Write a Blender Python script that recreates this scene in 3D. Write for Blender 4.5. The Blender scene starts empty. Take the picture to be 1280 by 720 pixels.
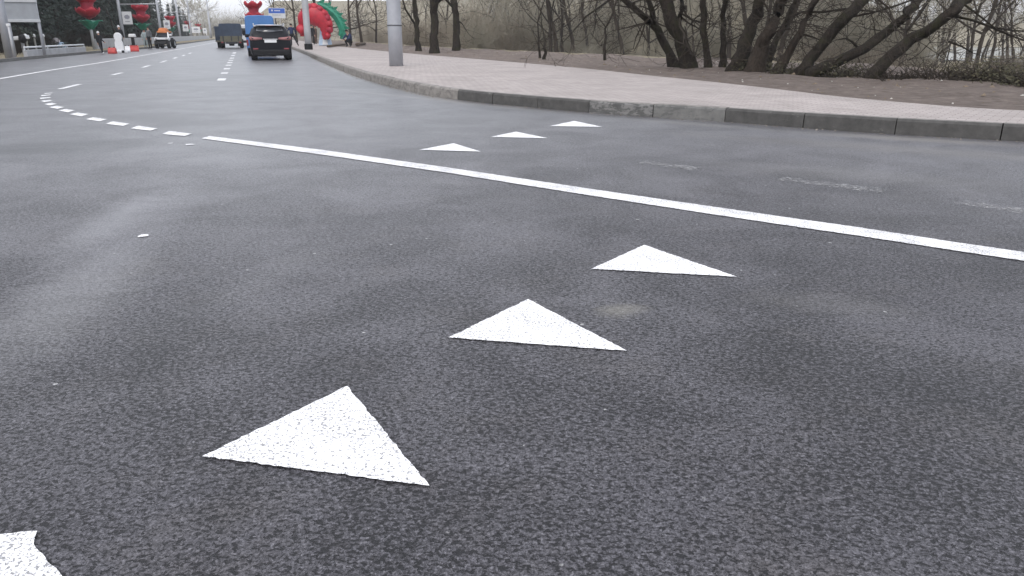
import bpy, bmesh, math, random
import numpy as np
from mathutils import Vector, Matrix, noise as mnoise
from mathutils.geometry import tessellate_polygon
R = math.radians
rng = random.Random(7)
nrg = np.random.default_rng(7)
SC = bpy.context.scene
COL = SC.collection

# ------------------------------------------------------------------ camera
FPX, YH, HC = 935.0, 42.7, 1.12
PITCH = math.atan((360 - YH) / FPX)
cd = bpy.data.cameras.new('camera'); cam = bpy.data.objects.new('camera', cd); COL.objects.link(cam)
cam.location = (0, 0, HC); cam.rotation_euler = (math.pi / 2 - PITCH, 0, 0)
cd.sensor_width = 36; cd.lens = FPX / 1280 * 36; cd.clip_start = 0.05; cd.clip_end = 6000
SC.camera = cam
# ------------------------------------------------------------------ sky, sun, exposure
SUN_EL, SUN_AZ = 52, 200
w = bpy.data.worlds.new('World'); SC.world = w; w.use_nodes = True
nt = w.node_tree; nt.nodes.clear()
sky = nt.nodes.new('ShaderNodeTexSky'); sky.sky_type = 'NISHITA'; sky.sun_disc = False
sky.sun_elevation = R(SUN_EL); sky.sun_rotation = R(SUN_AZ); sky.air_density = 1.0; sky.dust_density = 4; sky.ozone_density = 1
bg1 = nt.nodes.new('ShaderNodeBackground'); bg1.inputs[1].default_value = 0.05
bg2 = nt.nodes.new('ShaderNodeBackground'); bg2.inputs[0].default_value = (0.93, 0.95, 1.0, 1); bg2.inputs[1].default_value = 0.98
ad = nt.nodes.new('ShaderNodeAddShader'); wo = nt.nodes.new('ShaderNodeOutputWorld')
nt.links.new(sky.outputs[0], bg1.inputs[0]); nt.links.new(bg1.outputs[0], ad.inputs[0])
nt.links.new(bg2.outputs[0], ad.inputs[1]); nt.links.new(ad.outputs[0], wo.inputs[0])
sl = bpy.data.lights.new('sun', 'SUN'); sl.energy = 0.7; sl.angle = R(25); sl.color = (1, .98, .95)
so = bpy.data.objects.new('sun', sl); COL.objects.link(so)
so.rotation_euler = (R(90 - SUN_EL), 0, R(180 - SUN_AZ) )
SC.view_settings.view_transform = 'Standard'; SC.view_settings.look = 'None'
SC.view_settings.exposure = 0.24; SC.view_settings.gamma = 1

# ------------------------------------------------------------------ helpers
def ray(px, py):
    x = px - 640; yy = 360 - py
    return Vector((x, FPX * math.cos(PITCH) + yy * math.sin(PITCH), -FPX * math.sin(PITCH) + yy * math.cos(PITCH)))
def G(px, py, z=0.0):                       # point of the ground (height z) seen at a place in the photograph
    d = ray(px, py); t = (z - HC) / d.z
    return Vector((d.x * t, d.y * t, z))
def at(px, py, Y):                          # point at forward distance Y
    d = ray(px, py); t = Y / d.y
    return Vector((d.x * t, Y, HC + d.z * t))
def mpp(p):                                 # metres per photo pixel at a point
    v = Vector(p) - Vector((0, 0, HC))
    return (v.y * math.cos(PITCH) - v.z * math.sin(PITCH)) / FPX
RD = Vector((-math.sin(R(18)), math.cos(R(18)), 0))    # the direction of the main road
RN = Vector((RD.y, -RD.x, 0))                          # to its right
ROADYAW = R(18)

def tag(o, label=None, cat=None, group=None, kind=None):
    if label: o['label'] = label
    if cat: o['category'] = cat
    if group: o['group'] = group
    if kind: o['kind'] = kind
    return o
def empty(name, loc, rz=0, scale=1):
    o = bpy.data.objects.new(name, None); COL.objects.link(o)
    o.location = loc; o.rotation_euler = (0, 0, rz); o.scale = (scale,) * 3
    o.empty_display_size = .2
    return o
def copy_thing(root, loc, rz=0, scale=None):
    r = root.copy(); COL.objects.link(r); r.location = loc; r.rotation_euler = (0, 0, rz)
    if scale: r.scale = (scale,) * 3
    def kids(src, dst):
        for ch in list(src.children):
            c = ch.copy(); COL.objects.link(c); c.parent = dst; kids(ch, c)
    kids(root, r)
    return r
class MB:
    def __init__(s): s.v = []; s.f = []; s.m = []
    def add(s, vs, fs, mi=0):
        b = len(s.v); s.v += [tuple(v) for v in vs]; s.f += [[b + i for i in f] for f in fs]; s.m += [mi] * len(fs)
    def box(s, c, size, rz=0, mi=0, M=None, taper=1.0):
        hx, hy, hz = size[0] / 2, size[1] / 2, size[2] / 2
        vs = []
        for z, k in ((-hz, 1), (hz, taper)):
            for x, y in ((-hx, -hy), (hx, -hy), (hx, hy), (-hx, hy)): vs.append(Vector((x * k, y * k, z)))
        Rm = M if M else Matrix.Rotation(rz, 3, 'Z')
        vs = [Rm @ v + Vector(c) for v in vs]
        s.add(vs, [(0, 3, 2, 1), (4, 5, 6, 7), (0, 1, 5, 4), (1, 2, 6, 5), (2, 3, 7, 6), (3, 0, 4, 7)], mi)
    def tube(s, pts, rad, n=8, mi=0, caps=True, jit=0):
        pts = [Vector(p) for p in pts]; k = len(pts); rings = []
        up = Vector((0.13, 0.31, 1)).normalized()
        for i, p in enumerate(pts):
            t = (pts[min(i + 1, k - 1)] - pts[max(i - 1, 0)]).normalized()
            a = t.cross(up)
            if a.length < .05: a = t.cross(Vector((1, 0, 0)))
            a.normalize(); b = t.cross(a)
            r = rad[i] if hasattr(rad, '__len__') else rad
            rings.append([p + (a * math.cos(2 * math.pi * q / n) + b * math.sin(2 * math.pi * q / n)) * r * (1 + (rng.uniform(-jit, jit) if jit else 0)) for q in range(n)])
        base = len(s.v)
        for rg in rings: s.v += [tuple(v) for v in rg]
        for i in range(k - 1):
            for q in range(n):
                s.f.append([base + i * n + q, base + i * n + (q + 1) % n, base + (i + 1) * n + (q + 1) % n, base + (i + 1) * n + q]); s.m.append(mi)
        if caps:
            s.f.append([base + q for q in range(n)][::-1]); s.f.append([base + (k - 1) * n + q for q in range(n)]); s.m += [mi, mi]
    def lathe(s, prof, n=16, c=(0, 0, 0), mi=0):
        base = len(s.v); c = Vector(c)
        for r, z in prof:
            for q in range(n): s.v.append(tuple(c + Vector((r * math.cos(2 * math.pi * q / n), r * math.sin(2 * math.pi * q / n), z))))
        for i in range(len(prof) - 1):
            for q in range(n):
                s.f.append([base + i * n + q, base + i * n + (q + 1) % n, base + (i + 1) * n + (q + 1) % n, base + (i + 1) * n + q]); s.m.append(mi)
    def grid(s, rows, mi=0, closed=False):
        base = len(s.v); n = len(rows[0])
        for r in rows: s.v += [tuple(v) for v in r]
        for i in range(len(rows) - 1):
            for q in range(n if closed else n - 1):
                s.f.append([base + i * n + q, base + i * n + (q + 1) % n, base + (i + 1) * n + (q + 1) % n, base + (i + 1) * n + q]); s.m.append(mi)
    def build(s, name, mats, parent=None, smooth=False, bevel=0, seg=2, solid=0, loc=None):
        me = bpy.data.meshes.new(name); me.from_pydata(s.v, [], s.f)
        if not isinstance(mats, (list, tuple)): mats = [mats]
        for m in mats: me.materials.append(m)
        me.polygons.foreach_set('material_index', s.m)
        if smooth: me.polygons.foreach_set('use_smooth', [True] * len(s.f))
        me.update()
        o = bpy.data.objects.new(name, me); COL.objects.link(o)
        if parent: o.parent = parent
        if loc: o.location = loc
        if solid:
            m = o.modifiers.new('solid', 'SOLIDIFY'); m.thickness = solid; m.offset = 0
        if bevel:
            m = o.modifiers.new('bevel', 'BEVEL'); m.width = bevel; m.segments = seg; m.limit_method = 'ANGLE'; m.angle_limit = R(35)
            if smooth is None: pass
        return o

# ------------------------------------------------------------------ materials
class NT:
    def __init__(s, name):
        s.m = bpy.data.materials.new(name); s.m.use_nodes = True; s.t = s.m.node_tree
        s.b = s.t.nodes['Principled BSDF']; s.tc = None
    def n(s, typ, **kw):
        nd = s.t.nodes.new(typ)
        for k, v in kw.items():
            if hasattr(nd, k): setattr(nd, k, v)
        return nd
    def l(s, a, b): s.t.links.new(a, b)
    def co(s, scale=(1, 1, 1), rot=(0, 0, 0), obj=True):
        if not s.tc: s.tc = s.n('ShaderNodeTexCoord')
        mp = s.n('ShaderNodeMapping'); mp.inputs['Scale'].default_value = scale; mp.inputs['Rotation'].default_value = rot
        s.l(s.tc.outputs['Object'], mp.inputs[0]); return mp.outputs[0]
    def noise(s, co, scale, detail=3, rough=.5, dist=0):
        nd = s.n('ShaderNodeTexNoise'); nd.inputs['Scale'].default_value = scale; nd.inputs['Detail'].default_value = detail
        nd.inputs['Roughness'].default_value = rough; nd.inputs['Distortion'].default_value = dist
        s.l(co, nd.inputs['Vector']); return nd.outputs['Fac']
    def ramp(s, fac, stops):
        nd = s.n('ShaderNodeValToRGB'); cr = nd.color_ramp
        while len(cr.elements) < len(stops): cr.elements.new(.5)
        for e, (p, c) in zip(cr.elements, stops):
            e.position = p; e.color = (c, c, c, 1) if not hasattr(c, '__len__') else tuple(c) + (1,)
        s.l(fac, nd.inputs[0]); return nd.outputs[0]
    def mix(s, fac, a, b, blend='MIX'):
        nd = s.n('ShaderNodeMix', data_type='RGBA', blend_type=blend)
        for i, v in ((0, fac), (6, a), (7, b)):
            if hasattr(v, 'node'): s.l(v, nd.inputs[i])
            else: nd.inputs[i].default_value = v if i == 0 else (tuple(v) + (1,) if len(v) == 3 else v)
        return nd.outputs[2]
    def math(s, op, a, b=0, c=0):
        nd = s.n('ShaderNodeMath', operation=op)
        for i, v in enumerate((a, b, c)):
            if hasattr(v, 'node'): s.l(v, nd.inputs[i])
            else: nd.inputs[i].default_value = v
        return nd.outputs[0]
    def bump(s, h, strength=.5, dist=.01):
        nd = s.n('ShaderNodeBump'); (s.l(strength, nd.inputs['Strength']) if hasattr(strength, 'node') else setattr(nd.inputs['Strength'], 'default_value', strength)); nd.inputs['Distance'].default_value = dist
        s.l(h, nd.inputs['Height']); s.l(nd.outputs[0], s.b.inputs['Normal'])
    def set(s, **kw):
        for k, v in kw.items():
            i = s.b.inputs[k.replace('_', ' ')]
            if hasattr(v, 'node'): s.l(v, i)
            else: i.default_value = (tuple(v) + (1,)) if hasattr(v, '__len__') and len(v) == 3 else v
        return s

def simple(name, col, rough=.6, metal=0, var=.15, scale=6, coat=0, bump=0, bscale=40, spec=.5):
    t = NT(name); c = t.co()
    f = t.noise(c, scale, 4, .6)
    d = tuple(max(0, x * (1 - var)) for x in col); e = tuple(min(1, x * (1 + var)) for x in col)
    t.set(Base_Color=t.ramp(f, [(.3, d), (.7, e)]), Roughness=rough, Metallic=metal, Coat_Weight=coat, Specular_IOR_Level=spec)
    if bump: t.bump(t.noise(c, bscale, 4, .6), bump, .01)
    return t.m

def mat_asphalt():
    t = NT('asphalt'); c = t.co()
    # pits between the stones: two sizes, their density varies from place to place
    pit1 = t.noise(t.co((1, 1.35, 1), (0, 0, .5)), 58, 4, .65, .5)
    pit2 = t.noise(t.co((1.5, 1, 1), (0, 0, -.2)), 105, 2, .6, .4)
    dens = t.noise(c, 1.3, 5, .65, .6)
    dens2 = t.noise(c, .22, 3, .5)
    thr = t.math('MULTIPLY_ADD', dens, .27, .195)
    thr = t.math('MULTIPLY_ADD', dens2, .09, t.math('ADD', thr, .025))
    def clip(x): return t.math('MAXIMUM', t.math('MINIMUM', x, 1.0), 0.0)
    a = clip(t.math('MULTIPLY', t.math('SUBTRACT', pit1, thr), 11))
    b = clip(t.math('MULTIPLY', t.math('SUBTRACT', pit2, t.math('SUBTRACT', thr, .015)), 8))
    h = t.math('MULTIPLY', a, t.math('MULTIPLY_ADD', b, .45, .55))
    fine = t.noise(c, 230, 3, .7)
    # tone: large soft patches, brushed streaks left by traffic, light stones with glints painted in, brown stones
    big = t.ramp(t.noise(c, .35, 5, .6, .8), [(.3, .92), (.7, 1.07)])
    st = t.ramp(t.noise(t.co((.25, 2.2, 1), (0, 0, R(38))), 1.4, 5, .65, .5), [(.3, .92), (.75, 1.1)])
    col = t.ramp(t.noise(c, 95, 4, .75), [(.34, (.050, .048, .056)), (.5, (.088, .085, .097)), (.68, (.20, .195, .215))])
    col = t.mix(1.0, col, big, 'MULTIPLY'); col = t.mix(1.0, col, st, 'MULTIPLY')
    brown = t.ramp(t.noise(c, 2.3, 5, .65), [(.5, 0), (.75, .5)])
    col = t.mix(brown, col, (.088, .078, .073))
    # old main carriageway, paler and smoother, with far sky sheen painted into its colour
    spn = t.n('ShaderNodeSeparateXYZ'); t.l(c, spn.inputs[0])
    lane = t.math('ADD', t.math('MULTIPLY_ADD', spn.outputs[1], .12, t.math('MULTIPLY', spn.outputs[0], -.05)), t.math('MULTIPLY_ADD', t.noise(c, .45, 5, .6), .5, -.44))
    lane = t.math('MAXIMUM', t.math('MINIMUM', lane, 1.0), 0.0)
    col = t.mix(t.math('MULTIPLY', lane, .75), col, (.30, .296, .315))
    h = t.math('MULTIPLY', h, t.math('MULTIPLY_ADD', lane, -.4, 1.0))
    mid = t.ramp(t.noise(t.co((1, 1.3, 1)), 30, 6, .85), [(.36, .62), (.5, 1.0), (.64, 1.45)])
    col = t.mix(1.0, col, mid, 'MULTIPLY')
    # bitumen in the pits is darker than the stones
    col = t.mix(h, (.013, .013, .015), col)
    # worn pale patch and dark stains
    def blob(p, ang, sx, sy, lo, hi, nz=.35):
        mp = t.n('ShaderNodeMapping', vector_type='TEXTURE'); mp.inputs['Location'].default_value = (p[0], p[1], 0)
        mp.inputs['Rotation'].default_value = (0, 0, ang); mp.inputs['Scale'].default_value = (sx, sy, 1)
        t.l(t.tc.outputs['Object'], mp.inputs[0])
        ln = t.n('ShaderNodeVectorMath', operation='LENGTH'); t.l(mp.outputs[0], ln.inputs[0])
        d = t.math('ADD', ln.outputs['Value'], t.math('MULTIPLY_ADD', t.noise(t.co((.6, 1.5, 1), (0, 0, -ang)), 5.5, 8, .8, .8), 4.2 * nz, -2.1 * nz))
        return t.ramp(d, [(lo - .1, 1), (hi + .15, 0)])
    for p, ang, sx, sy, k, cc in BLOBS:
        m = t.math('MULTIPLY', blob(p, ang, sx, sy, .35, 1.0), k)
        col = t.mix(m, col, cc)
    # specks of spilt paint and grit
    sp = t.noise(c, 23, 1, .4); spk = t.ramp(sp, [(.775, 0), (.79, 1)])
    sp2 = t.ramp(t.noise(c, 4.1, 2, .5), [(.5, 0), (.6, 1)])
    col = t.mix(t.math('MULTIPLY', spk, sp2), col, (.5, .5, .5))
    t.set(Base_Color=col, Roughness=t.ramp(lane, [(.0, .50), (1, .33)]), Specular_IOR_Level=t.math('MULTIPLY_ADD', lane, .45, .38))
    t.bump(t.math('MULTIPLY_ADD', fine, .35, h), t.math('MULTIPLY_ADD', lane, -.55, 1.0), .0055)
    return t.m
def gp(x, y): p = G(x, y); return (p.x, p.y)
def seg(p, q, wd):                          # a long smear from one place to another: centre, angle, half length, half width
    a, b_ = G(*p), G(*q); m = (a + b_) / 2; d = b_ - a
    return (m.x, m.y), math.atan2(d.y, d.x), d.length / 2 + wd, wd
BLOBS = [
    (*seg((1290, 183), (1010, 166), .30), .6, (.24, .225, .21)), (*seg((1000, 165), (760, 147), .22), .35, (.22, .21, .20)),
    (*seg((730, 144), (560, 127), .22), .35, (.22, .21, .20)), (*seg((600, 134), (470, 106), .22), .6, (.28, .265, .25)), (*seg((470, 104), (400, 79), .3), .5, (.27, .26, .25)),
    (*seg((900, 205), (1270, 235), .5), .25, (.20, .195, .19)),
    (*seg((0, 450), (150, 320), .34), .42, (.26, .26, .265)), (*seg((10, 440), (235, 225), .30), .28, (.32, .32, .345)),
    (*seg((60, 330), (190, 240), .22), .42, (.32, .32, .34)),
    (*seg((230, 400), (420, 300), .16), .22, (.20, .20, .21)),
    (gp(205, 150), R(-30), 1.6, .5, .75, (.055, .055, .058)),
    (gp(95, 180), R(10), 1.3, .45, .7, (.042, .042, .045)),
    (gp(20, 188), R(10), 1.4, .45, .75, (.042, .042, .045)),
    (gp(240, 100), R(70), 4, .9, .65, (.05, .05, .053)),
    (gp(470, 108), R(-60), 5.0, .8, .65, (.07, .07, .073)),
    (gp(775, 388), R(20), .14, .10, .7, (.23, .22, .20)),
    (gp(1040, 380), R(-20), .45, .2, .35, (.16, .155, .155)),
    (gp(1180, 190), R(-32), 3.5, .45, .5, (.17, .16, .155)),
    (gp(480, 118), R(-48), 4.5, .16, .5, (.20, .19, .185)),
]
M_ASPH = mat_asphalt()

def mat_paint(c0=(.76, .76, .77), c1=(.93, .93, .95), dk=-.14, dt=.465):
    t = NT('road paint'); c = t.co()
    pit = t.noise(c, 110, 3, .6, .8); dens = t.noise(c, 3, 3, .6)
    k = t.math('SUBTRACT', pit, t.math('MULTIPLY_ADD', dens, dk, dt))
    k = t.math('MAXIMUM', t.math('MINIMUM', t.math('MULTIPLY', k, 14), 1), 0)
    base = t.ramp(t.noise(c, 6, 6, .7), [(.3, c0), (.55, c1)])
    col = t.mix(k, (.27, .27, .28), base)
    t.set(Base_Color=col, Roughness=.65); t.bump(k, .6, .002)
    return t.m
M_PAINT = mat_paint(); M_PAINT2 = mat_paint((.60, .60, .61), (.86, .86, .87), -.20, .50)
def mat_worn():
    t = NT('worn road paint'); c = t.co()
    k = t.ramp(t.noise(c, 28, 5, .75, 1), [(.47, 0), (.68, .9)])
    t.set(Base_Color=(.42, .42, .42), Roughness=.7, Alpha=k); return t.m
M_WORN = mat_worn()

def mat_pavers():
    t = NT('paving'); c = t.co((1, 1, 1), (0, 0, R(38)))
    br = t.n('ShaderNodeTexBrick'); t.l(c, br.inputs['Vector'])
    br.inputs['Color1'].default_value = (.36, .322, .308, 1); br.inputs['Color2'].default_value = (.43, .39, .374, 1)
    br.inputs['Mortar'].default_value = (.20, .18, .17, 1); br.inputs['Scale'].default_value = 1
    br.inputs['Brick Width'].default_value = .20; br.inputs['Row Height'].default_value = .10; br.inputs['Mortar Size'].default_value = .0065
    br.inputs['Mortar Smooth'].default_value = .3
    c2 = t.co()
    big = t.ramp(t.noise(c2, .7, 5, .65, .6), [(.3, (.82, .81, .80)), (.7, (1.08, 1.06, 1.06))])
    col = t.mix(1.0, br.outputs['Color'], big, 'MULTIPLY')
    dirt = t.ramp(t.noise(t.co((1, .35, 1), (0, 0, R(-30))), 2.6, 6, .7, .6), [(.54, 0), (.72, .6)])
    col = t.mix(dirt, col, (.24, .215, .195))
    t.set(Base_Color=col, Roughness=.8); t.bump(br.outputs['Fac'], -.6, .004)
    return t.m
M_PAVE = mat_pavers()
def mat_stone(name, a, b, patch=None, pr=(.50, .56)):
    t = NT(name); c = t.co()
    col = t.ramp(t.noise(c, 7, 5, .7), [(.3, a), (.7, b)])
    if patch: col = t.mix(t.ramp(t.noise(t.co((1, 1, 2.5)), 4.5, 6, .75, .5), [(pr[0], 0), (pr[1], .85)]), col, patch)
    t.set(Base_Color=col, Roughness=.85); t.bump(t.noise(c, 60, 5, .7), .5, .006)
    return t.m
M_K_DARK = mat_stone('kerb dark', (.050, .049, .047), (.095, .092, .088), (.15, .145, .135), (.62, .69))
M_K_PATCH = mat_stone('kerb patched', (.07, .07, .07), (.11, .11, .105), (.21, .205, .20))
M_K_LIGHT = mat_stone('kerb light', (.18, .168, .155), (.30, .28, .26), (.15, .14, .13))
M_K_MID = mat_stone('kerb mid', (.12, .12, .116), (.19, .188, .18), (.10, .10, .098))

def mat_ground():
    t = NT('ground'); c = t.co()
    soil = t.ramp(t.noise(c, 3.5, 7, .75, .5), [(.3, (.10, .082, .072)), (.52, (.185, .152, .134)), (.72, (.29, .245, .215))])
    grass = t.ramp(t.noise(c, 1.1, 8, .75, .5), [(.3, (.12, .11, .07)), (.5, (.24, .21, .145)), (.7, (.38, .33, .24))])
    # colour attribute "cover": 0 bare soil, 1 winter grass
    at_ = t.n('ShaderNodeAttribute', attribute_name='cover')
    k = t.math('ADD', at_.outputs['Fac'], t.math('MULTIPLY_ADD', t.noise(c, 1.7, 6, .7), .9, -.45))
    k = t.ramp(k, [(.4, 0), (.6, 1)])
    col = t.mix(k, soil, grass)
    grit = t.ramp(t.noise(c, 17, 2, .5), [(.76, 0), (.78, 1)])
    col = t.mix(t.math('MULTIPLY', grit, .8), col, (.38, .35, .31))
    t.set(Base_Color=col, Roughness=.95, Specular_IOR_Level=.2); t.bump(t.noise(c, 9, 8, .8), 1.0, .07)
    return t.m
M_GROUND = mat_ground()
def mat_bark(name, a, b, moss=None):
    t = NT(name); c = t.co((1, 1, .3))
    f = t.noise(c, 22, 6, .7, .6)
    col = t.ramp(f, [(.3, a), (.7, b)])
    if moss: col = t.mix(t.ramp(t.noise(t.co(), 3.1, 5, .7), [(.48, 0), (.62, .7)]), col, moss)
    t.set(Base_Color=col, Roughness=.95, Specular_IOR_Level=.2); t.bump(f, 1.0, .06)
    return t.m
M_BARK = mat_bark('dark bark', (.008, .007, .006), (.058, .047, .038), (.038, .038, .020))
M_BARK2 = mat_bark('brown bark', (.02, .017, .014), (.085, .066, .052))
M_TWIG = mat_bark('twig', (.035, .029, .024), (.075, .062, .05))
M_BIRCH = mat_bark('birch bark', (.12, .12, .12), (.60, .59, .56))
M_GREYTWIG = mat_bark('grey twig', (.23, .215, .17), (.42, .39, .315))
M_BROWNTWIG = mat_bark('brown twig', (.13, .11, .088), (.24, .205, .165))
M_TANTWIG = mat_bark('tan twig', (.27, .235, .185), (.42, .37, .30))
def mat_leaf(name, a, b):
    t = NT(name); c = t.co()
    oi = t.n('ShaderNodeObjectInfo')
    col = t.ramp(t.noise(c, 1.6, 4, .7), [(.3, a), (.7, b)])
    col = t.mix(t.math('MULTIPLY', oi.outputs['Random'], .35), col, (.06, .065, .05))
    t.set(Base_Color=col, Roughness=.8, Specular_IOR_Level=.25); return t.m
M_NEEDLE = mat_leaf('needles', (.034, .052, .045), (.075, .098, .082))
M_UNDER = mat_leaf('undergrowth', (.035, .033, .018), (.085, .075, .045))

M_POLE = simple('galvanised pole', (.40, .415, .45), .55, .35, .08, 4)
M_POLE2 = simple('light grey pole', (.44, .45, .47), .55, .25, .1, 3)
M_DKMETAL = simple('dark metal', (.05, .05, .055), .5, .6)
M_BLACKPL = simple('black plastic', (.012, .012, .014), .7, spec=.3)
M_RUBBER = simple('tyre rubber', (.018, .018, .019), .85)
M_WHITE = simple('white plastic', (.74, .75, .77), .5, 0, .05)
M_WHITE2 = simple('white metal', (.66, .68, .70), .5, 0, .07)
M_CONC = simple('concrete', (.42, .43, .45), .85, 0, .14, 2, bump=.4)
M_REDPL = simple('red plastic', (.48, .045, .04), .5, 0, .15)
M_RED = simple('red flower fabric', (.42, .014, .032), .5, 0, .22, 3)
M_RED2 = simple('dark red flower fabric', (.33, .010, .035), .55, 0, .2, 3)
M_GREEN = simple('green leaf fabric', (.02, .24, .15), .5, 0, .22, 3)
M_GREEN2 = simple('dark green leaf fabric', (.02, .12, .085), .5, 0, .2, 3)
M_SIGNBLUE = simple('sign blue', (.04, .13, .52), .4, 0, .05)
M_SIGNGREY = simple('sign back aluminium', (.33, .35, .38), .5, .3, .1, 2)
M_SIGNRAIL = simple('sign rail', (.50, .52, .54), .5, .3, .06)
M_INK = simple('grey print', (.30, .31, .36), .6)
M_CARBLACK = simple('black car paint', (.004, .005, .009), .42, 0, .1, 3, coat=.08, spec=.22)
M_GLASS = simple('tinted glass', (.06, .065, .075), .06, 0, .05, 3, coat=1)
M_VANBLUE = simple('blue van paint', (.05, .17, .42), .4, .1, .08, 3, coat=.4)
M_SILVER = simple('silver trim', (.55, .56, .58), .3, .8, .05)
M_CHROME = simple('chrome', (.75, .75, .77), .15, 1, .02)
M_LAMP = simple('red tail lamp', (.22, .03, .04), .2, 0, .1, 8, coat=1)
M_REFL = simple('pink reflector', (.30, .13, .13), .3, 0, .1, 8)
M_TARP = simple('dark blue tarpaulin', (.035, .052, .085), .7, 0, .25, 2, bump=.5, bscale=8)
M_KHAKI = simple('khaki steel', (.11, .105, .075), .7, 0, .2, 4)
M_ORANGE = simple('orange paint', (.52, .17, .05), .6, 0, .2)
M_SKIN = simple('skin', (.45, .27, .20), .6)
M_HAIR = simple('hair', (.02, .016, .013), .8)
M_NAVY = simple('navy cloth', (.018, .030, .085), .9)
M_BLKCL = simple('black cloth', (.013, .014, .017), .9)
M_GREYCL = simple('grey cloth', (.13, .14, .15), .9)
M_TEALCL = simple('pale teal cloth', (.30, .36, .37), .9)
M_BROWNCL = simple('brown cloth', (.09, .055, .04), .9)
M_PALECL = simple('pale cloth', (.48, .44, .45), .9)
M_SHOE = simple('shoe leather', (.02, .02, .02), .6)
M_PALEBLUE = simple('pale blue board', (.42, .55, .70), .6)
M_WOOD = simple('weathered wood', (.10, .075, .055), .9, 0, .3, 5)

# ------------------------------------------------------------------ plan outlines
def far(p, n, step): return [Vector(p) + RD * step * i for i in range(1, n + 1)]
KERB = [G(1280, 177), G(1128, 169), G(1000, 160), G(889, 151), G(825, 147), G(740, 141.5), G(660, 134), G(600, 128.5), G(545, 121), G(523, 116.5), G(464, 102), G(430, 90), G(400, 76.5), G(380, 67.5)]
KERB = [Vector((60, -22, 0)), Vector((30, -7, 0)), Vector((15, 2.0, 0)), Vector((9.2, 5.95, 0))] + KERB + far(G(380, 67.5), 12, 25)
HK = 0.18
BACK = [G(1280, 140, HK), G(1060, 122, HK), G(980, 112, HK), G(900, 103, HK), G(820, 95, HK), G(720, 84, HK), G(600, 74, HK), G(505, 66.3, HK), G(430, 59, HK)]
BACK = [Vector((62, -18, HK)), Vector((32, -3.5, HK)), Vector((17, 5.0, HK)), Vector((10.0, 8.6, HK))] + BACK + far(BACK[-1], 12, 25)
LEFT = [G(0, 78), G(45, 73.5), G(125, 66), G(190, 60.5)]
LEFT = [LEFT[0] - RD * 60, LEFT[0] - RD * 25] + LEFT + far(LEFT[-1], 14, 25)
def smooth_line(pts, it=2):
    pts = [Vector(p) for p in pts]
    for _ in range(it):
        q = [pts[0]]
        for a, b in zip(pts[:-1], pts[1:]): q += [a * .75 + b * .25, a * .25 + b * .75]
        q.append(pts[-1]); pts = q
    return pts
def resample(pts, step):
    out = [pts[0].copy()]; need = step
    for a, b in zip(pts[:-1], pts[1:]):
        L = (b - a).length; pos = 0
        while L - pos >= need:
            pos += need; out.append(a.lerp(b, pos / L)); need = step
        need -= (L - pos)
    return out
KERB = smooth_line(KERB); BACK = smooth_line(BACK); LEFT = smooth_line(LEFT)
def sdist(X, Y, pl):                        # signed distance to a polyline, positive on its right when walking along it
    best = np.full(X.shape, 1e9); sg = np.ones(X.shape)
    for a, b in zip(pl[:-1], pl[1:]):
        dx, dy = b.x - a.x, b.y - a.y; L2 = dx * dx + dy * dy + 1e-12
        t = np.clip(((X - a.x) * dx + (Y - a.y) * dy) / L2, 0, 1)
        ex, ey = X - (a.x + t * dx), Y - (a.y + t * dy); d = np.hypot(ex, ey)
        cr = dx * (Y - a.y) - dy * (X - a.x)
        m = d < best; best = np.where(m, d, best); sg = np.where(m, np.where(cr < 0, 1, -1), sg)
    return best * sg
def sstep(a, b, x):
    t = np.clip((x - a) / (b - a), 0, 1); return t * t * (3 - 2 * t)
DW_P = [(-400, 5), (0, 5), (8, 8.5), (20, 9), (33, 7), (60, 5), (600, 5)]     # width of the bare soil strip against forward distance
def terrain(X, Y):
    X = np.asarray(X, float); Y = np.asarray(Y, float)
    s = sdist(X, Y, BACK)
    sl_ = -sdist(X, Y, LEFT)
    dw = np.interp(Y, [a for a, b in DW_P], [b for a, b in DW_P])
    z = -0.08 + (HK - .01 + .08) * sstep(-1.7, -.9, s)
    wob = .05 * np.sin(X * 1.3 + Y * .7) * np.sin(Y * .9 - X * .4) + .03 * np.sin(X * 3.1) * np.cos(Y * 2.7)
    z += np.where(s > .3, wob * sstep(.3, 2, s) + .06 * sstep(dw * .5, dw, s), 0)
    q = s - dw
    az = X / np.maximum(Y, 5)
    z += -3.3 * sstep(0, 16, q)
    hill = 12.5 * sstep(14, 80, q) * (1 - sstep(.33, .52, az)) * (Y > 0) + 1.0 * sstep(300, 420, np.hypot(X, Y)) * (q > 60) * 9
    z += hill * np.where(s > 0, 1, 0) + np.where(s > 20, .35 * np.sin(X * .21) * np.sin(Y * .17 + 1), 0)
    z += np.where(sl_ > 0, .14 * sstep(0, .5, sl_) + .5 * sstep(5, 30, sl_), 0)
    return z, s, sl_, q
def tz(x, y): return float(terrain(np.array([x]), np.array([y]))[0][0])

def coords(lo, hi, dlo, dhi, fine, grow=1.13):
    c = list(np.arange(dlo, dhi + 1e-6, fine)); st = fine
    x = dhi
    while x < hi: st *= grow; x += st; c.append(x)
    st = fine; x = dlo
    while x > lo: st *= grow; x -= st; c.insert(0, x)
    return np.array(c)
xs = coords(-1500, 1500, -42, 34, .5); ys = coords(-300, 2500, -6, 90, .5)
XX, YY = np.meshgrid(xs, ys)
Z, S_, SL_, Q_ = terrain(XX, YY)
me = bpy.data.meshes.new('ground')
nx, ny = len(xs), len(ys)
vv = np.stack([XX, YY, Z], -1).reshape(-1, 3)
idx = np.arange(nx * ny).reshape(ny, nx)
fs = np.stack([idx[:-1, :-1], idx[:-1, 1:], idx[1:, 1:], idx[1:, :-1]], -1).reshape(-1, 4)
me.from_pydata(vv.tolist(), [], fs.tolist())
me.polygons.foreach_set('use_smooth', [True] * len(fs))
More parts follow.
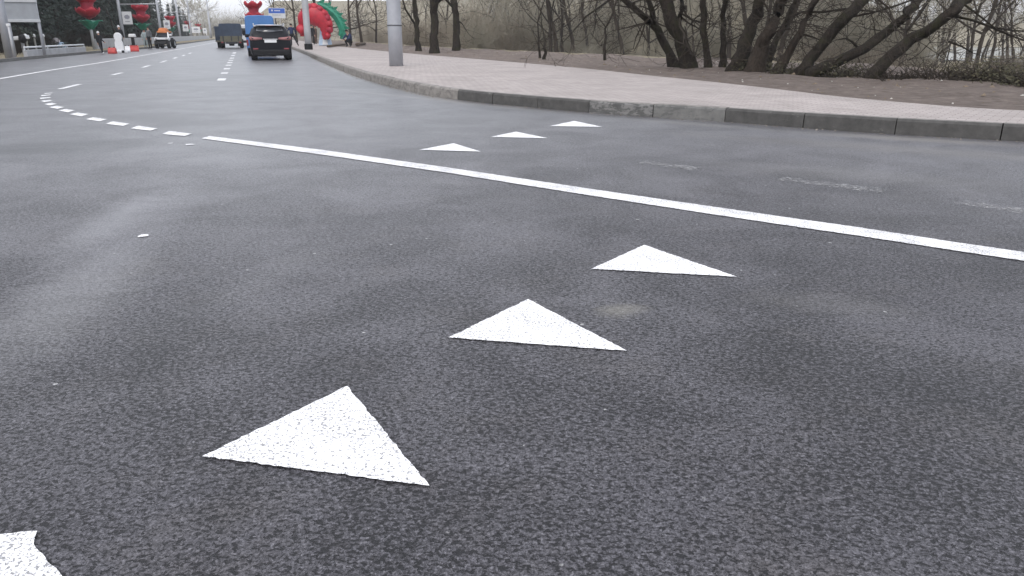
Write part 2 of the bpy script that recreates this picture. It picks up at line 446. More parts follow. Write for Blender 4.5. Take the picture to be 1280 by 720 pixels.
cover = np.where(S_ > 0, sstep(-1.2, 1.5, Q_), np.where(SL_ > 0, sstep(0, 2, SL_), .5)).reshape(-1)
at_ = me.attributes.new('cover', 'FLOAT', 'POINT'); at_.data.foreach_set('value', cover.astype(np.float32))
me.materials.append(M_GROUND)
ground = bpy.data.objects.new('ground', me); COL.objects.link(ground); tag(ground, kind='structure')

# road sheet
def flat(name, poly, z, mat, **k):
    poly = [Vector((p[0], p[1], z)) for p in poly]
    tris = tessellate_polygon([poly])
    b = MB(); fs = []
    for t in tris:
        a, c, d = [poly[i] for i in t]
        fs.append(list(t) if (c - a).cross(d - a).z > 0 else list(t)[::-1])
    b.add(poly, fs)
    return b.build(name, mat, **k)
road_poly = [p for p in LEFT] + [p for p in reversed(KERB)] + [Vector((60, -60, 0)), Vector((-5, -60, 0))]
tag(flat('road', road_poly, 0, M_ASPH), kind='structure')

# pavement: top sheet with the kerb in front of it
KT = 0.16
def offset(pl, d):
    out = []
    for i, p in enumerate(pl):
        t = (pl[min(i + 1, len(pl) - 1)] - pl[max(i - 1, 0)]); t.z = 0; t.normalize()
        out.append(Vector((p.x + t.y * d, p.y - t.x * d, p.z)))
    return out
ki = offset(KERB, KT)
pave_poly = [p for p in ki] + [p for p in reversed(BACK)]
pv = flat('pavement', pave_poly, HK - .004, M_PAVE); tag(pv, kind='structure')
b = MB(); e0 = [Vector((p.x, p.y, HK - .004)) for p in BACK]; e1 = [Vector((p.x, p.y, -.05)) for p in BACK]
b.grid([e0, e1]); bk = b.build('pavement_edge', M_K_LIGHT); tag(bk, kind='structure')

kb = MB()
ks = resample(KERB, 1.06)
for i in range(len(ks) - 1):
    a, c = ks[i], ks[i + 1]; t = (c - a).normalized(); n = Vector((t.y, -t.x, 0))
    a2 = a + t * .006; c2 = c - t * .006
    p = (a + c) / 2; j = rng.uniform(-.006, .006); hz = HK + rng.uniform(-.003, .006)
    if p.y > 18.5 or p.x < -2.2: mi = 2
    elif p.x < -1.1: mi = 2
    elif p.x > 1.9 and p.x < 2.75: mi = 3
    elif p.x > .9 and p.x < 1.9: mi = 1
    else: mi = rng.choice([0, 0, 0, 1])
    n_ = n * j
    prof = [(0.0, -.05), (.012, hz - .03), (.03, hz - .006), (.05, hz), (KT - .004, hz), (KT - .004, -.05)]
    rows = []
    for q in (a2, c2): rows.append([q + n * (o_ + j) + Vector((0, 0, z_)) for o_, z_ in prof])
    base = len(kb.v); kb.v += [tuple(v) for r in rows for v in r]; m = len(prof)
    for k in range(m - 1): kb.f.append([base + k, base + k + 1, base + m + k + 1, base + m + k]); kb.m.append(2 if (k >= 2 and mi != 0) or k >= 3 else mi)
    kb.f.append([base + k for k in range(m)][::-1]); kb.m.append(mi); kb.f.append([base + m + k for k in range(m)]); kb.m.append(mi)
kerb = kb.build('kerb', [M_K_DARK, M_K_PATCH, M_K_LIGHT, M_K_MID]); tag(kerb, kind='structure')
kb = MB()
ls = resample(LEFT, 3)
for a, c in zip(ls[:-1], ls[1:]):
    t = (c - a).normalized(); n = Vector((-t.y, t.x, 0)); m = (a + c) / 2 + n * .05
    kb.box((m.x, m.y, .03), ((c - a).length - .01, .15, .2), math.atan2(t.y, t.x))
tag(kb.build('kerb', M_K_MID), kind='structure')

# ------------------------------------------------------------------ road markings
ZP = .005
def poly_mark(name, pts, mat=None, jag=.006, z=ZP):
    out = []; r2 = random.Random(int(abs(pts[0][0]) * 1000))
    for i in range(len(pts)):
        a = Vector(pts[i]); c = Vector(pts[(i + 1) % len(pts)]); L = (c - a).length; n = max(1, int(L / .018));
        n = min(n, 260)
        d = Vector((-(c - a).y, (c - a).x, 0)).normalized()
        for k in range(n):
            j = 0 if k == 0 else r2.uniform(-jag, jag)
            p = a.lerp(c, k / n) + d * j; out.append(Vector((p.x, p.y, 0)))
    cen = sum(out, Vector()) / len(out)
    o = flat(name, [p - cen for p in out], 0, mat or M_PAINT); o.location = (cen.x, cen.y, z)
    return o
TRI = [([(434, 484), (253, 572), (537, 609)], 'largest whole white triangle, nearest the camera in the row of give-way triangles', 1),
       ([(660, 375), (561, 423), (784, 440)], 'white triangle in the middle of the near row, below the long solid line', 2),
       ([(805, 307), (739, 337), (921, 347)], 'white triangle with grey scuff marks below it, closest to the long solid line', 3),
       ([(567, 179.5), (524, 187.8), (601, 190)], 'small white triangle beyond the solid line, leftmost of the far three', 4),
       ([(645, 165), (613, 171.6), (685, 173.2)], 'small white triangle beyond the solid line, middle of the far three', 5),
       ([(718, 151.5), (687, 158), (753, 159)], 'small white triangle beyond the solid line, nearest the kerb', 6)]
for pts, lab, _ in TRI:
    tag(poly_mark('triangle_marking', [G(*p) for p in pts], jag=.0032), lab, 'road marking', 'white give-way triangles painted on the asphalt')
tag(poly_mark('triangle_marking', [G(47, 665.5), G(42.5, 682), G(78, 722), G(120, 770), G(-160, 790), G(-60, 676)], jag=.003),
    'white painted triangle cut off by the lower left corner, with a notched tip', 'road marking', 'white give-way triangles painted on the asphalt')
# solid line: upper and lower edges
up_ = [(262, 170.5), (400, 187.5), (560, 210), (640, 222), (760, 240), (880, 257.5), (980, 272), (1070, 284.5), (1180, 301.5), (1280, 316)]
lo_ = [(252, 173.5), (400, 193.5), (560, 216.5), (640, 229.5), (760, 248.5), (880, 267), (980, 282), (1070, 295), (1180, 312), (1280, 327)]
U = [G(*p) for p in up_]; Lw = [G(*p) for p in lo_]
U += [U[-1] + (U[-1] - U[-3]).normalized() * 5]; Lw += [Lw[-1] + (Lw[-1] - Lw[-3]).normalized() * 5]
tag(poly_mark('edge_line', U + Lw[::-1], M_PAINT2, jag=.004), 'long solid white line running diagonally across the asphalt to the right', 'road marking')
# the curved row of dashes
DS = [((203, 168), (212, 164), (240, 167.5), (231, 170.5)), ((163, 161), (173, 157.5), (197, 161), (188, 163.7)), ((132, 155.2), (141, 152), (162, 155), (154, 157.8)),
      ((107, 149.5), (116, 147), (134, 149.3), (125, 152)), ((87, 143.2), (97, 141), (111, 143), (102, 145.8)), ((73, 138.5), (82, 136.5), (94, 138.3), (85, 140.8)),
      ((61, 134.4), (71, 132.6), (81, 134.2), (72, 136.4)), ((55, 130.4), (65, 128.8), (72, 130.2), (62, 132)), ((50.5, 126.3), (62, 125.2), (66.5, 126.4), (55, 127.9)),
      ((49.5, 122.6), (62, 121.6), (64, 122.6), (51, 124)), ((51, 119.3), (63, 118.4), (64, 119.3), (52, 120.4)), ((55, 116.9), (65, 116.1), (66, 116.8), (56, 117.6))]
ordn = ['first', 'second', 'third', 'fourth', 'fifth', 'sixth', 'seventh', 'eighth', 'ninth', 'tenth', 'eleventh', 'twelfth', 'thirteenth', 'fourteenth']
for i, q in enumerate(DS):
    tag(poly_mark('dash_marking', [G(*p) for p in q], M_PAINT2, jag=.004), ordn[i] + ' short white dash of the curved row, counted from the end of the solid line', 'road marking', 'short dashes of the curved row')
# left edge line
A = [G(-60, 108), G(0, 98.5), G(65, 87.5), G(130, 78), G(180, 69), G(240, 58.8)]
A = A + [A[-1] + RD * 60]; sm = resample(smooth_line(A, 2), 1.0)
o1, o2 = offset(sm, .07), offset(sm, -.07)
bm_ = MB(); bm_.grid([[Vector((p.x, p.y, ZP)) for p in o1], [Vector((p.x, p.y, ZP)) for p in o2]])
tag(bm_.build('edge_line', M_PAINT2), 'long thin white line along the far left side of the road', 'road marking')
# lane dashes
def dash(a, c, wd=.13):
    t = (c - a).normalized(); n = Vector((t.y, -t.x, 0)) * wd / 2
    return [a + n, a - n, c - n, c + n]
L2 = [((75, 111.5), (100, 105.5)), ((140, 94), (153, 91)), ((178, 84.6), (187, 81.9)), ((201, 78.2), (208, 75.8)), ((217, 73.3), (221, 71.6)), ((228, 70.1), (231, 68.8)), ((236, 67.3), (239, 66))]
for i, (p, q) in enumerate(L2):
    tag(poly_mark('dash_marking', dash(G(*p), G(*q), .13), M_PAINT2, jag=.003), ordn[i] + ' white lane dash beyond the curved row, counted from the nearest', 'road marking', 'lane dashes on the left of the road')
L3 = [((276, 101), (278, 97)), ((280, 92.3), (281.5, 90)), ((283, 86.8), (284, 84.8)), ((285.2, 82.2), (286, 80.6)), ((286.8, 79), (287.5, 77.4)), ((288.2, 76), (288.8, 74.6)), ((289.3, 73.4), (290, 71.6)), ((290.6, 70.2), (291.4, 68.2)), ((292, 67), (293, 65))]
for i, (p, q) in enumerate(L3):
    a = G(*p); c = G(*q)
    tag(poly_mark('dash_marking', dash(a, a + RD * max(.5, (c - a).length * .7), .20), M_PAINT2, jag=.004), ordn[i] + ' white dash of the row leading to the grey truck, counted from the nearest', 'road marking', 'lane dashes leading to the truck')
# worn remains of old markings right of the solid line, and odd spots
for q, lab in [([(798, 204), (806, 201), (874, 209.5), (868, 213.5)], 'faint worn paint streak nearest the far triangles'), ([(968, 225), (978, 222), (1108, 237), (1100, 242)], 'long faint worn paint streak in the middle of the right lane'),
          ([(1194, 255), (1206, 252), (1300, 264), (1300, 271)], 'faint worn paint streak at the right edge of the photo'), ([(880, 181.5), (886, 181), (897, 182.5), (890, 183)], 'tiny pale worn paint fleck below the kerb')]:
    tag(poly_mark('worn_paint_streak', [G(*p) for p in q], M_WORN, jag=.035), lab, 'worn marking', 'worn remains of old paint')
for px, py, r_, lab in [(179, 295.5, .035, 'small white paint spot on the left part of the asphalt'), (237, 181, .05, 'white paint spot just below the start of the solid line'), (213, 179.5, .03, 'small pale paint spot below the last curved dash')]:
    c0 = G(px, py); pts = [c0 + Vector((math.cos(k * .7) * r_ * rng.uniform(.6, 1.3), math.sin(k * .7) * r_ * rng.uniform(.6, 1.2), 0)) for k in range(9)]
    tag(poly_mark('paint_spot', pts, jag=.002), lab, 'paint spot')
#PART2

# ------------------------------------------------------------------ trees
def branch_tree(mb_t, mb_c, p, d, L, r, depth, r2, up=.25, wig=.18, kids=(3, 5), twig=.012, spread=.75, cut=2):
    n = max(3, int(L / .5)) if depth > 1 else 3
    pts = [p]; rad = [r]; dd = d.normalized()
    for i in range(n):
        dd = (dd + Vector((r2.gauss(0, wig), r2.gauss(0, wig), r2.gauss(0, wig) * .6 + up * .15))).normalized()
        pts.append(pts[-1] + dd * (L / n)); rad.append(max(twig * .5, r * (1 - .62 * (i + 1) / n)))
    (mb_t if depth >= cut else mb_c).tube(pts, rad, n=7 if depth >= cut + 1 else (5 if depth >= cut else 3), caps=False, jit=.08 if depth >= cut else 0)
    if depth <= 0: return
    k = r2.randint(*kids)
    for i in range(k):
        f = r2.uniform(.3, 1) if i else 1.0
        j = min(n, max(1, int(round(f * n))))
        b = pts[j]; t = (pts[j] - pts[j - 1]).normalized()
        rn = Vector((r2.gauss(0, 1), r2.gauss(0, 1), r2.gauss(0, .7) + up)).normalized()
        nd = (t * (1 - spread * .5) + rn * spread).normalized()
        branch_tree(mb_t, mb_c, b, nd, L * r2.uniform(.5, .72), max(twig * .6, rad[j] * r2.uniform(.5, .72)), depth - 1, r2, up, wig, kids, twig, spread, cut)

# --- the row along the edge of the bare soil
def near_tree(path, widths, label, limbs=(), seed=1, name='bare_tree', top=4.5, mat=None, depthY=None, crown=True, sh=13, dens=1.0):
    r2 = random.Random(seed); bx, by = path[0]
    base = G(bx, by, HK + .05)
    Y = base.y
    if depthY: Y = depthY; base = at(bx, by, Y)
    gz_ = tz(base.x, base.y)
    mb, cb = MB(), MB()
    def P(q, dy=0): return at(q[0], q[1], Y + dy) - Vector((base.x, base.y, gz_))
    m = mpp(base)
    pts = [P(q, r2.uniform(-.1, .1) * i) for i, q in enumerate(path)]
    rad = [w_ * m / 2 for w_ in widths]
    # densify with a gnarled wobble
    dp, dr = [], []
    for i in range(len(pts) - 1):
        k = max(2, int((pts[i + 1] - pts[i]).length / .25))
        for q in range(k):
            f = q / k; dp.append(pts[i].lerp(pts[i + 1], f) + Vector((r2.gauss(0, .03), r2.gauss(0, .03), 0)) * (1 if i + q else 0)); dr.append(rad[i] * (1 - f) + rad[i + 1] * f)
    dp.append(pts[-1]); dr.append(rad[-1])
    dp = [Vector((dp[0].x, dp[0].y, -.25))] + dp; dr = [dr[0] * 1.45] + dr; dr[1] *= 1.15; dr[2] *= 1.08
    mb.tube(dp, dr, n=14, jit=.15)
    d = (pts[-1] - pts[-2]).normalized()
    if crown:
        branch_tree(mb, cb, pts[-1], d, top, rad[-1], 4 if sh > 8 else 3, r2, up=.3, kids=(3, 4), twig=.014, cut=3)
        # side shoots, some hanging back down into view
        for i in range(int(sh * dens)):
            j = r2.randint(2, len(dp) - 1); rn = Vector((r2.gauss(0, 1), r2.gauss(0, .8), r2.uniform(-.4, .9))).normalized()
            branch_tree(mb, cb, dp[j], rn, r2.uniform(.5, 1.6), min(dr[j] * .4, r2.uniform(.008, .02)), r2.choice([1, 2, 2]), r2, up=.1, wig=.3, kids=(2, 3), twig=.010, cut=9)
    for lp, lw in limbs:
        q = [P(a, (k + 1) * .25 * r2.choice([-1, 1]) * .5) for k, a in enumerate(lp)]; rr = [w_ * m / 2 for w_ in lw]
        mb.tube(q, rr, n=7, jit=.08)
        branch_tree(mb, cb, q[-1], (q[-1] - q[-2]), min(1.6, .35 + lw[-1] * .35), rr[-1], 3 if lw[-1] > 2 else 1, r2, up=.15, kids=(2, 3), twig=.012, cut=3)
        for i in range(int(len(q) * 2 * dens)):
            k = r2.randint(1, len(q) - 1); a = q[k - 1].lerp(q[k], r2.random())
            branch_tree(mb, cb, a, Vector((r2.gauss(0, 1), r2.gauss(0, .6), r2.gauss(0, 1))), r2.uniform(.4, 1.3), rr[k] * .4, 2, r2, up=0, wig=.3, kids=(2, 3), twig=.010, cut=9)
    e = empty(name, (base.x, base.y, gz_)); tag(e, label, 'tree', 'bare trees along the bank')
    mb.build('trunk', mat or M_BARK, e, smooth=True); 
    if cb.v: cb.build('crown', M_TWIG, e)
    return e
near_tree([(523, 63), (521, 45), (520, 20), (518, -2)], [7, 6, 6, 5], 'slim dark upright trunk just right of the thick grey pole', [([(521, 34), (507, 12), (503, -2)], [3, 2.5, 2])], 11)
near_tree([(543, 64.5), (543, 40), (542, 15), (543, 0)], [11, 9.5, 9.5, 11], 'thick straight dark trunk in the middle of the three right of the grey pole', [([(543, 6), (553, -3), (560, -20)], [5, 4, 3])], 12)
near_tree([(570, 62.5), (571, 40), (569, 18), (567, 0)], [9.5, 8.5, 7.5, 8], 'straight dark trunk with scarred bark low down, rightmost of the three past the grey pole', [([(569, 12), (556, -2), (550, -15)], [3, 2.5, 2]), ([(571, 24), (578, 30), (584, 40)], [1.5, 1.2, .8])], 13)
near_tree([(675, 71), (674, 60), (673, 45)], [3, 2.5, 2], 'short thin stem left of its twin in the middle of the bank', (), 14, 'sapling', top=1.6, sh=8)
near_tree([(680, 72), (681, 60), (680, 44)], [4, 3, 2], 'short thin stem right of its twin in the middle of the bank', (), 15, 'sapling', top=1.6, sh=8)
near_tree([(756, 74), (756, 58), (757, 36), (764, 18), (772, 0)], [3.5, 3, 2.5, 2, 1.5], 'thin crooked sapling standing alone left of the forked leaning tree', [([(757, 34), (748, 22), (740, 6)], [1.5, 1.2, .8])], 16, 'sapling', top=2, sh=16)
near_tree([(842, 81), (836, 66), (826, 45), (815, 30)], [13, 10.5, 9.5, 9], 'forked tree leaning left, its low limb bending over the bank',
          [([(815, 30), (803, 19), (788, 6), (770, -8), (740, -26)], [8.5, 7.5, 7, 6, 4]), ([(817, 31), (815, 14), (810, -2), (806, -30)], [7.5, 7, 6, 5]),
           ([(775, -6), (760, 1), (745, 12), (733, 20), (722, 33), (702, 55)], [3, 2.6, 2.4, 1.8, 1.4, .8]), ([(745, 12), (745, 28), (741, 44), (749, 56)], [1.6, 1.3, 1, .6])], 17, crown=False)
near_tree([(862, 83), (856, 66), (848, 45), (840, 28), (834, 12), (831, -3)], [20, 17, 15, 16, 15, 15], 'thickest leaning trunk, forking near the top of the photo', [([(849, 24), (853, 10), (852, -4), (854, -30)], [8, 8, 7.5, 5])], 18)
near_tree([(885, 84), (883, 62), (880, 40), (880, 18), (879, -2)], [9, 8, 8, 7.5, 7], 'straight upright trunk just right of the thickest leaning one', [([(880, 14), (870, 22), (862, 32)], [2, 1.6, 1])], 19)
near_tree([(903, 83), (903, 66), (906, 42), (905, 20), (908, -2)], [9, 7, 7, 6, 6], 'slightly bent thin trunk left of the fan of trunks leaning right', [([(905, 55), (922, 46), (936, 38)], [2, 1.5, 1])], 20)
near_tree([(921, 86), (929, 66), (936, 40), (943, 18), (951, -2)], [24, 17, 15, 14, 13], 'broad dark trunk leaning right, leftmost of the fan', (), 21)
near_tree([(944, 87), (952, 62), (961, 38), (970, 16), (979, -3)], [23, 17, 14, 13, 13], 'broad reddish-brown trunk leaning right, second of the fan', (), 22, mat=M_BARK2)
near_tree([(958, 84), (970, 50), (984, 25), (999, -4)], [9, 8, 6.5, 6], 'mossy slender trunk crossing behind the second trunk of the fan', [([(984, 24), (1002, 15), (1030, 15), (1056, 11), (1090, 14)], [3, 3, 3, 2.5, 2])], 23)
near_tree([(972, 88), (985, 68), (997, 40), (1009, 18), (1023, -4)], [13, 10, 8.5, 7, 7], 'slim trunk leaning right with horizontal twigs, in the middle of the fan', [([(998, 42), (1015, 46), (1030, 52)], [2.5, 2, 1.5]), ([(987, 36), (975, 37), (960, 46)], [2, 1.6, 1])], 24, mat=M_BARK2)
near_tree([(1001, 90), (1013, 74), (1035, 48), (1058, 22), (1082, -4)], [15, 14, 14, 15, 14], 'thick rough trunk leaning far to the right, nearly at the centre of the fan', [([(1058, 22), (1090, 16), (1115, 9), (1140, 0)], [3, 2.5, 2.5, 2])], 25)
near_tree([(1014, 91), (1045, 78), (1080, 60), (1108, 40), (1130, 20), (1152, -4)], [14, 13, 12, 11, 10, 9], 'low trunk lying almost along the bank before it rises to the right', [([(1075, 62), (1065, 52), (1057, 48)], [3, 3, 2])], 26)
near_tree([(1090, 95), (1112, 70), (1140, 48), (1168, 32), (1192, 12), (1212, -6)], [16, 14, 13, 12, 14, 14], 'rightmost thick trunk, leaning right across the view of the water',
          [([(1192, 20), (1215, 25), (1240, 34), (1262, 44), (1290, 54)], [3, 3, 2.8, 2.2, 1.6]), ([(1240, 34), (1265, 38), (1300, 40)], [2.4, 2, 1.4]), ([(1186, 52), (1202, 58), (1216, 66)], [2, 2.4, 1.2]), ([(1206, 6), (1222, 18), (1245, 36)], [2.6, 2.2, 1.6])], 27)

# low shrubs and brushwood under the leaning trees
def brush(px, py, wpx, hpx, label, seed, leaf=False, n=90, mat=None):
    r2 = random.Random(seed); b_ = G(px, py, HK + .04); m = mpp(b_); W_ = wpx * m / 2; H_ = hpx * m
    g0 = tz(b_.x, b_.y); e = empty('shrub', (b_.x, b_.y, g0)); tag(e, label, 'shrub', 'brushwood at the foot of the trees')
    sb = MB(); lb = MB()
    for i in range(n):
        a = Vector((r2.uniform(-1, 1) * W_ * .8, r2.uniform(-.7, .7), -.03)); d = Vector((r2.gauss(0, .8), r2.gauss(0, .6), r2.uniform(.2, 1.1))).normalized()
        L = r2.uniform(.4, 1.1) * H_; pts = [a]
        for k in range(4):
            d = (d + Vector((r2.gauss(0, .3), r2.gauss(0, .3), r2.gauss(0, .2) - .12))).normalized(); pts.append(pts[-1] + d * L / 4)
            if r2.random() < .6:
                q = pts[-1]; e2 = q + Vector((r2.gauss(0, .25), r2.gauss(0, .2), r2.uniform(-.1, .3))) * H_ * .8
                sb.tube([q, (q + e2) / 2 + Vector((0, 0, .03)), e2], [.006, .005, .003], n=3, caps=False)
        sb.tube(pts, [.014, .011, .009, .006, .003], n=4, caps=False)
        if leaf:
            for k in range(14):
                c = pts[r2.randint(1, 4)] + Vector((r2.gauss(0, .12), r2.gauss(0, .12), r2.gauss(0, .1))); s_ = r2.uniform(.02, .05)
                u = Vector((r2.gauss(0, 1), r2.gauss(0, 1), r2.gauss(0, 1))).normalized() * s_; v = u.orthogonal().normalized() * s_ * .5
                c.z = max(c.z, 0.0)
                lb.add([c - u, c - v, c + u, c + v], [(0, 1, 2, 3)])
    sb.build('stems', mat or M_TWIG, e)
    if leaf: lb.build('foliage', M_UNDER, e)
brush(935, 86, 50, 16, 'dark leafy brush hiding the feet of the first two trunks of the fan', 31, True, 70)
brush(985, 89, 50, 18, 'twiggy brush between the middle trunks of the fan', 32, True, 60)
brush(1050, 91, 70, 24, 'tangled brush below the trunk that lies along the bank', 33, True, 90)
brush(1110, 96, 60, 26, 'brush heap at the foot of the rightmost thick trunk', 34, False, 90)
brush(1175, 98, 70, 30, 'dense brown brushwood right of the last trunk', 35, False, 120)
brush(1225, 99, 50, 32, 'greenish bush with small leaves near the right edge', 36, True, 120)
brush(1268, 103, 50, 36, 'brushwood cut off by the right edge of the photo', 37, True, 110)

# --- background thickets and woods
def proto_bush(seed, h=3.2, n=46, r0=.022):
    r2 = random.Random(seed); b_ = MB()
    for i in range(n):
        a = Vector((r2.gauss(0, .5), r2.gauss(0, .5), -.2)); d = Vector((r2.gauss(0, .35), r2.gauss(0, .35), 1))
        branch_tree(b_, b_, a, d, h * r2.uniform(.5, 1), r0, 2, r2, up=.25, wig=.14, kids=(3, 5), twig=.022, spread=.6)
    return b_
def tile(name, protos, places, mat, label=None, cat=None):
    V, Fv, off = [], [], 0
    arr = [(np.array(p.v), p.f) for p in protos]
    for (x, y, z, s_, a, k) in places:
        v, f = arr[k % len(arr)]
        c, n_ = math.cos(a), math.sin(a); vx = v * s_
        V.append(np.stack([vx[:, 0] * c - vx[:, 1] * n_ + x, vx[:, 0] * n_ + vx[:, 1] * c + y, vx[:, 2] + z], -1)); fa = f
        Fv.append(np.array([q if len(q) == 4 else q + [q[-1]] for q in fa]) + off); off += len(v)
    V = np.concatenate(V); Fv = np.concatenate(Fv)
    me = bpy.data.meshes.new(name); me.vertices.add(len(V)); me.vertices.foreach_set('co', V.reshape(-1).astype(np.float32))
    me.loops.add(Fv.size); me.loops.foreach_set('vertex_index', Fv.reshape(-1).astype(np.int32)); me.polygons.add(len(Fv))
    me.polygons.foreach_set('loop_start', np.arange(0, Fv.size, 4, dtype=np.int32)); me.update(calc_edges=True); me.validate()
    me.materials.append(mat)
    o = bpy.data.objects.new(name, me); COL.objects.link(o); tag(o, label, cat, kind='stuff')
    return o
def scatter(n, f, seed, s0=.7, s1=1.3, tries=60):
    r2 = random.Random(seed); out = []
    while len(out) < n and tries * n > 0:
        tries -= 1 / n
        x, y = f(r2)
        z, s, sl_, q = terrain(np.array([x]), np.array([y]))
        if s[0] < 0 and sl_[0] < 1: continue
        out.append((x, y, float(z[0]) - .05, r2.uniform(s0, s1), r2.uniform(0, 6.28), r2.randint(0, 9), float(q[0])))
    return out
def polar(px0, px1, d0, d1):
    def f(r2):
        px = r2.uniform(px0, px1); d = r2.uniform(d0, d1); return ((px - 640) / 987 * d, d)
    return f
bush = [proto_bush(41), proto_bush(42), proto_bush(43)]
def drop(pl, qmin=2.0): return [p[:6] for p in pl if p[6] > qmin]
tile('thicket', bush, drop(scatter(80, polar(425, 700, 66, 160), 51, .5, 1.05), 5), M_TANTWIG, 'tan leafless thicket filling the slope behind the grey pole and the straight trunks', 'thicket')
tile('thicket', bush, drop(scatter(150, polar(560, 1150, 55, 150), 52, .55, 1.35), 5), M_GREYTWIG, 'grey-green leafless thicket behind the leaning trees', 'thicket')
tile('thicket', bush, drop(scatter(42, polar(980, 1340, 30, 70), 53, .35, .7), 7), M_BROWNTWIG, 'low brown thicket on the slope in front of the water', 'thicket')
def proto_tree(name, seed, h, r, mt, mc, label, group, kids=(4, 5), up=.35, depth=4, twig=.022, cut=3):
    r2 = random.Random(seed); e = empty(name, (0, 0, 0)); a, c = MB(), MB()
    branch_tree(a, c, Vector((0, 0, -.3)), Vector((r2.gauss(0, .06), r2.gauss(0, .06), 1)), h, r, depth, r2, up=up, wig=.08, kids=kids, twig=twig, spread=.8, cut=cut)
    a.build('trunk', mt, e, smooth=True); c.build('crown', mc, e); tag(e, label, 'tree', group); return e
def plant(proto, places, first=True):
    for i, p in enumerate(places):
        if i == 0 and first: proto.location = p[:3]; proto.rotation_euler = (0, 0, p[4]); proto.scale = (p[3],) * 3
        else: copy_thing(proto, p[:3], p[4], p[3])
gb = 'bare trees on the slope behind the bank'
pr = [proto_tree('bare_tree', 61, 6.5, .13, M_TWIG, M_GREYTWIG, 'grey leafless tree on the slope behind the bank', gb), proto_tree('bare_tree', 62, 8, .16, M_TWIG, M_BROWNTWIG, 'grey leafless tree on the slope behind the bank', gb)]
pl = drop(scatter(120, polar(440, 1330, 48, 150), 63, .8, 1.4), 6)
plant(pr[0], pl[0::2]); plant(pr[1], pl[1::2])
bi = proto_tree('birch_tree', 64, 6, .10, M_BIRCH, M_GREYTWIG, 'white-stemmed birch in the thicket right of the straight trunks', 'birches in the thicket')
plant(bi, [(*(lambda p: (p.x, p.y, tz(p.x, p.y)))(at(px, 50, Y)), s_, a, 0) for px, Y, s_, a in [(622, 78, 1, 0), (636, 84, .9, 1), (648, 74, .8, 2.2), (655, 88, .9, 3), (612, 90, 1, 4), (666, 80, .7, 5)]])
# roadside trees behind the red flower
gr = 'bare roadside trees behind the red flower'
rt = proto_tree('bare_tree', 65, 6.5, .17, M_BARK2, M_TWIG, 'dark bare tree rising behind the red flower and the people', gr, twig=.03)
def gpz(px, Y): p = at(px, 50, Y); return (p.x, p.y, tz(p.x, p.y))
plant(rt, [(*gpz(px, Y), s_, a, 0) for px, Y, s_, a in [(371, 96, 1, 0), (392, 88, 1.1, 1.1), (410, 100, 1, 2), (438, 72, .85, 3.2), (452, 80, .9, 4), (350, 118, 1, 5.3), (470, 92, .8, .6)]])

# --- conifers and bare trees on the left
def proto_conifer(seed, h=10, label='', crown=2.0):
    r2 = random.Random(seed); e = empty('conifer_tree', (0, 0, 0)); a, c = MB(), MB()
    a.tube([(0, 0, -.3), (0.05, 0, h * .5), (0, 0, h)], [.16, .10, .02], n=7)
    z = .35
    while z < h:
        k = 1 - (z / h) ** 1.15; rr = crown * k + .15
        for i in range(r2.randint(6, 8)):
            an = r2.uniform(0, 6.28); L = rr * r2.uniform(.65, 1.15); d = Vector((math.cos(an), math.sin(an), r2.uniform(-.35, .05)))
            p0 = Vector((0, 0, z)); p1 = p0 + d * L
            a.tube([p0, p0.lerp(p1, .5) + Vector((0, 0, .05)), p1], [.022, .014, .006], n=3, caps=False)
            m = int(10 + L * 13)
            for j in range(m):
                f = r2.uniform(.15, 1.05); q = p0 + d * L * f + Vector((r2.gauss(0, .12), r2.gauss(0, .12), r2.gauss(0, .06) - .08 * f)); s_ = r2.uniform(.09, .2)
                u = (d + Vector((r2.gauss(0, .7), r2.gauss(0, .7), r2.gauss(0, .4) - .3))).normalized() * s_; v = u.cross(Vector((r2.gauss(0, .4), r2.gauss(0, .4), 1))).normalized() * s_ * .33
                c.add([q - u, q - v, q + u, q + v], [(0, 1, 2, 3)])
        z += r2.uniform(.22, .42)
    a.build('trunk', M_BARK2, e, smooth=True); c.build('crown', M_NEEDLE, e); tag(e, label, 'tree', 'dark conifers of the wood on the left'); return e
lab = 'dark green conifer in the dense wood left of the road'
cn = [proto_conifer(71, 10, lab), proto_conifer(72, 8, lab, 1.8), proto_conifer(73, 11.5, lab, 2.4)]
pl = [[], [], []]; r2 = random.Random(74)
ax0 = Vector((0, 0, 0))
for d, lat0, lat1, n, s0, s1 in [(38, 16, 26, 15, .8, 1.1), (52, 14.5, 24, 18, .8, 1.1), (68, 14, 24, 19, .8, 1.1), (88, 13.5, 26, 19, .8, 1.1), (112, 13, 22, 18, .8, 1.05), (140, 13, 22, 18, .8, 1.0), (170, 13.5, 26, 12, .7, .9), (215, 15, 30, 8, .5, .7)]:
    for i in range(n):
        dd = d + r2.uniform(-9, 13); lat = r2.uniform(lat0, lat1); p = RD * dd - RN * lat
        pl[r2.randint(0, 2)].append((p.x, p.y, tz(p.x, p.y), r2.uniform(s0, s1), r2.uniform(0, 6.28)))
for k in range(3): plant(cn[k], pl[k])
lt = proto_tree('bare_tree', 75, 7, .14, M_TWIG, M_GREYTWIG, 'grey bare tree at the far end of the wood left of the road', 'bare trees at the far left roadside', twig=.04)
pl = []
for d, lat, s_ in [(86, 13, .9), (188, 14, .9), (205, 14.5, .95), (228, 15, .85), (255, 15, .8), (285, 16, .8), (320, 16, .8), (360, 17, .8)]:
    p = RD * d - RN * lat; pl.append((p.x, p.y, tz(p.x, p.y), s_, d))
plant(lt, pl)
und = proto_bush(44, 1.6, 30, .02)
pl = []
for i in range(110):
    d = r2.uniform(28, 150); lat = r2.uniform(12.5, 17); p = RD * d - RN * lat; pl.append((p.x, p.y, tz(p.x, p.y) - .05, r2.uniform(.25, .6), r2.uniform(0, 6), 0))
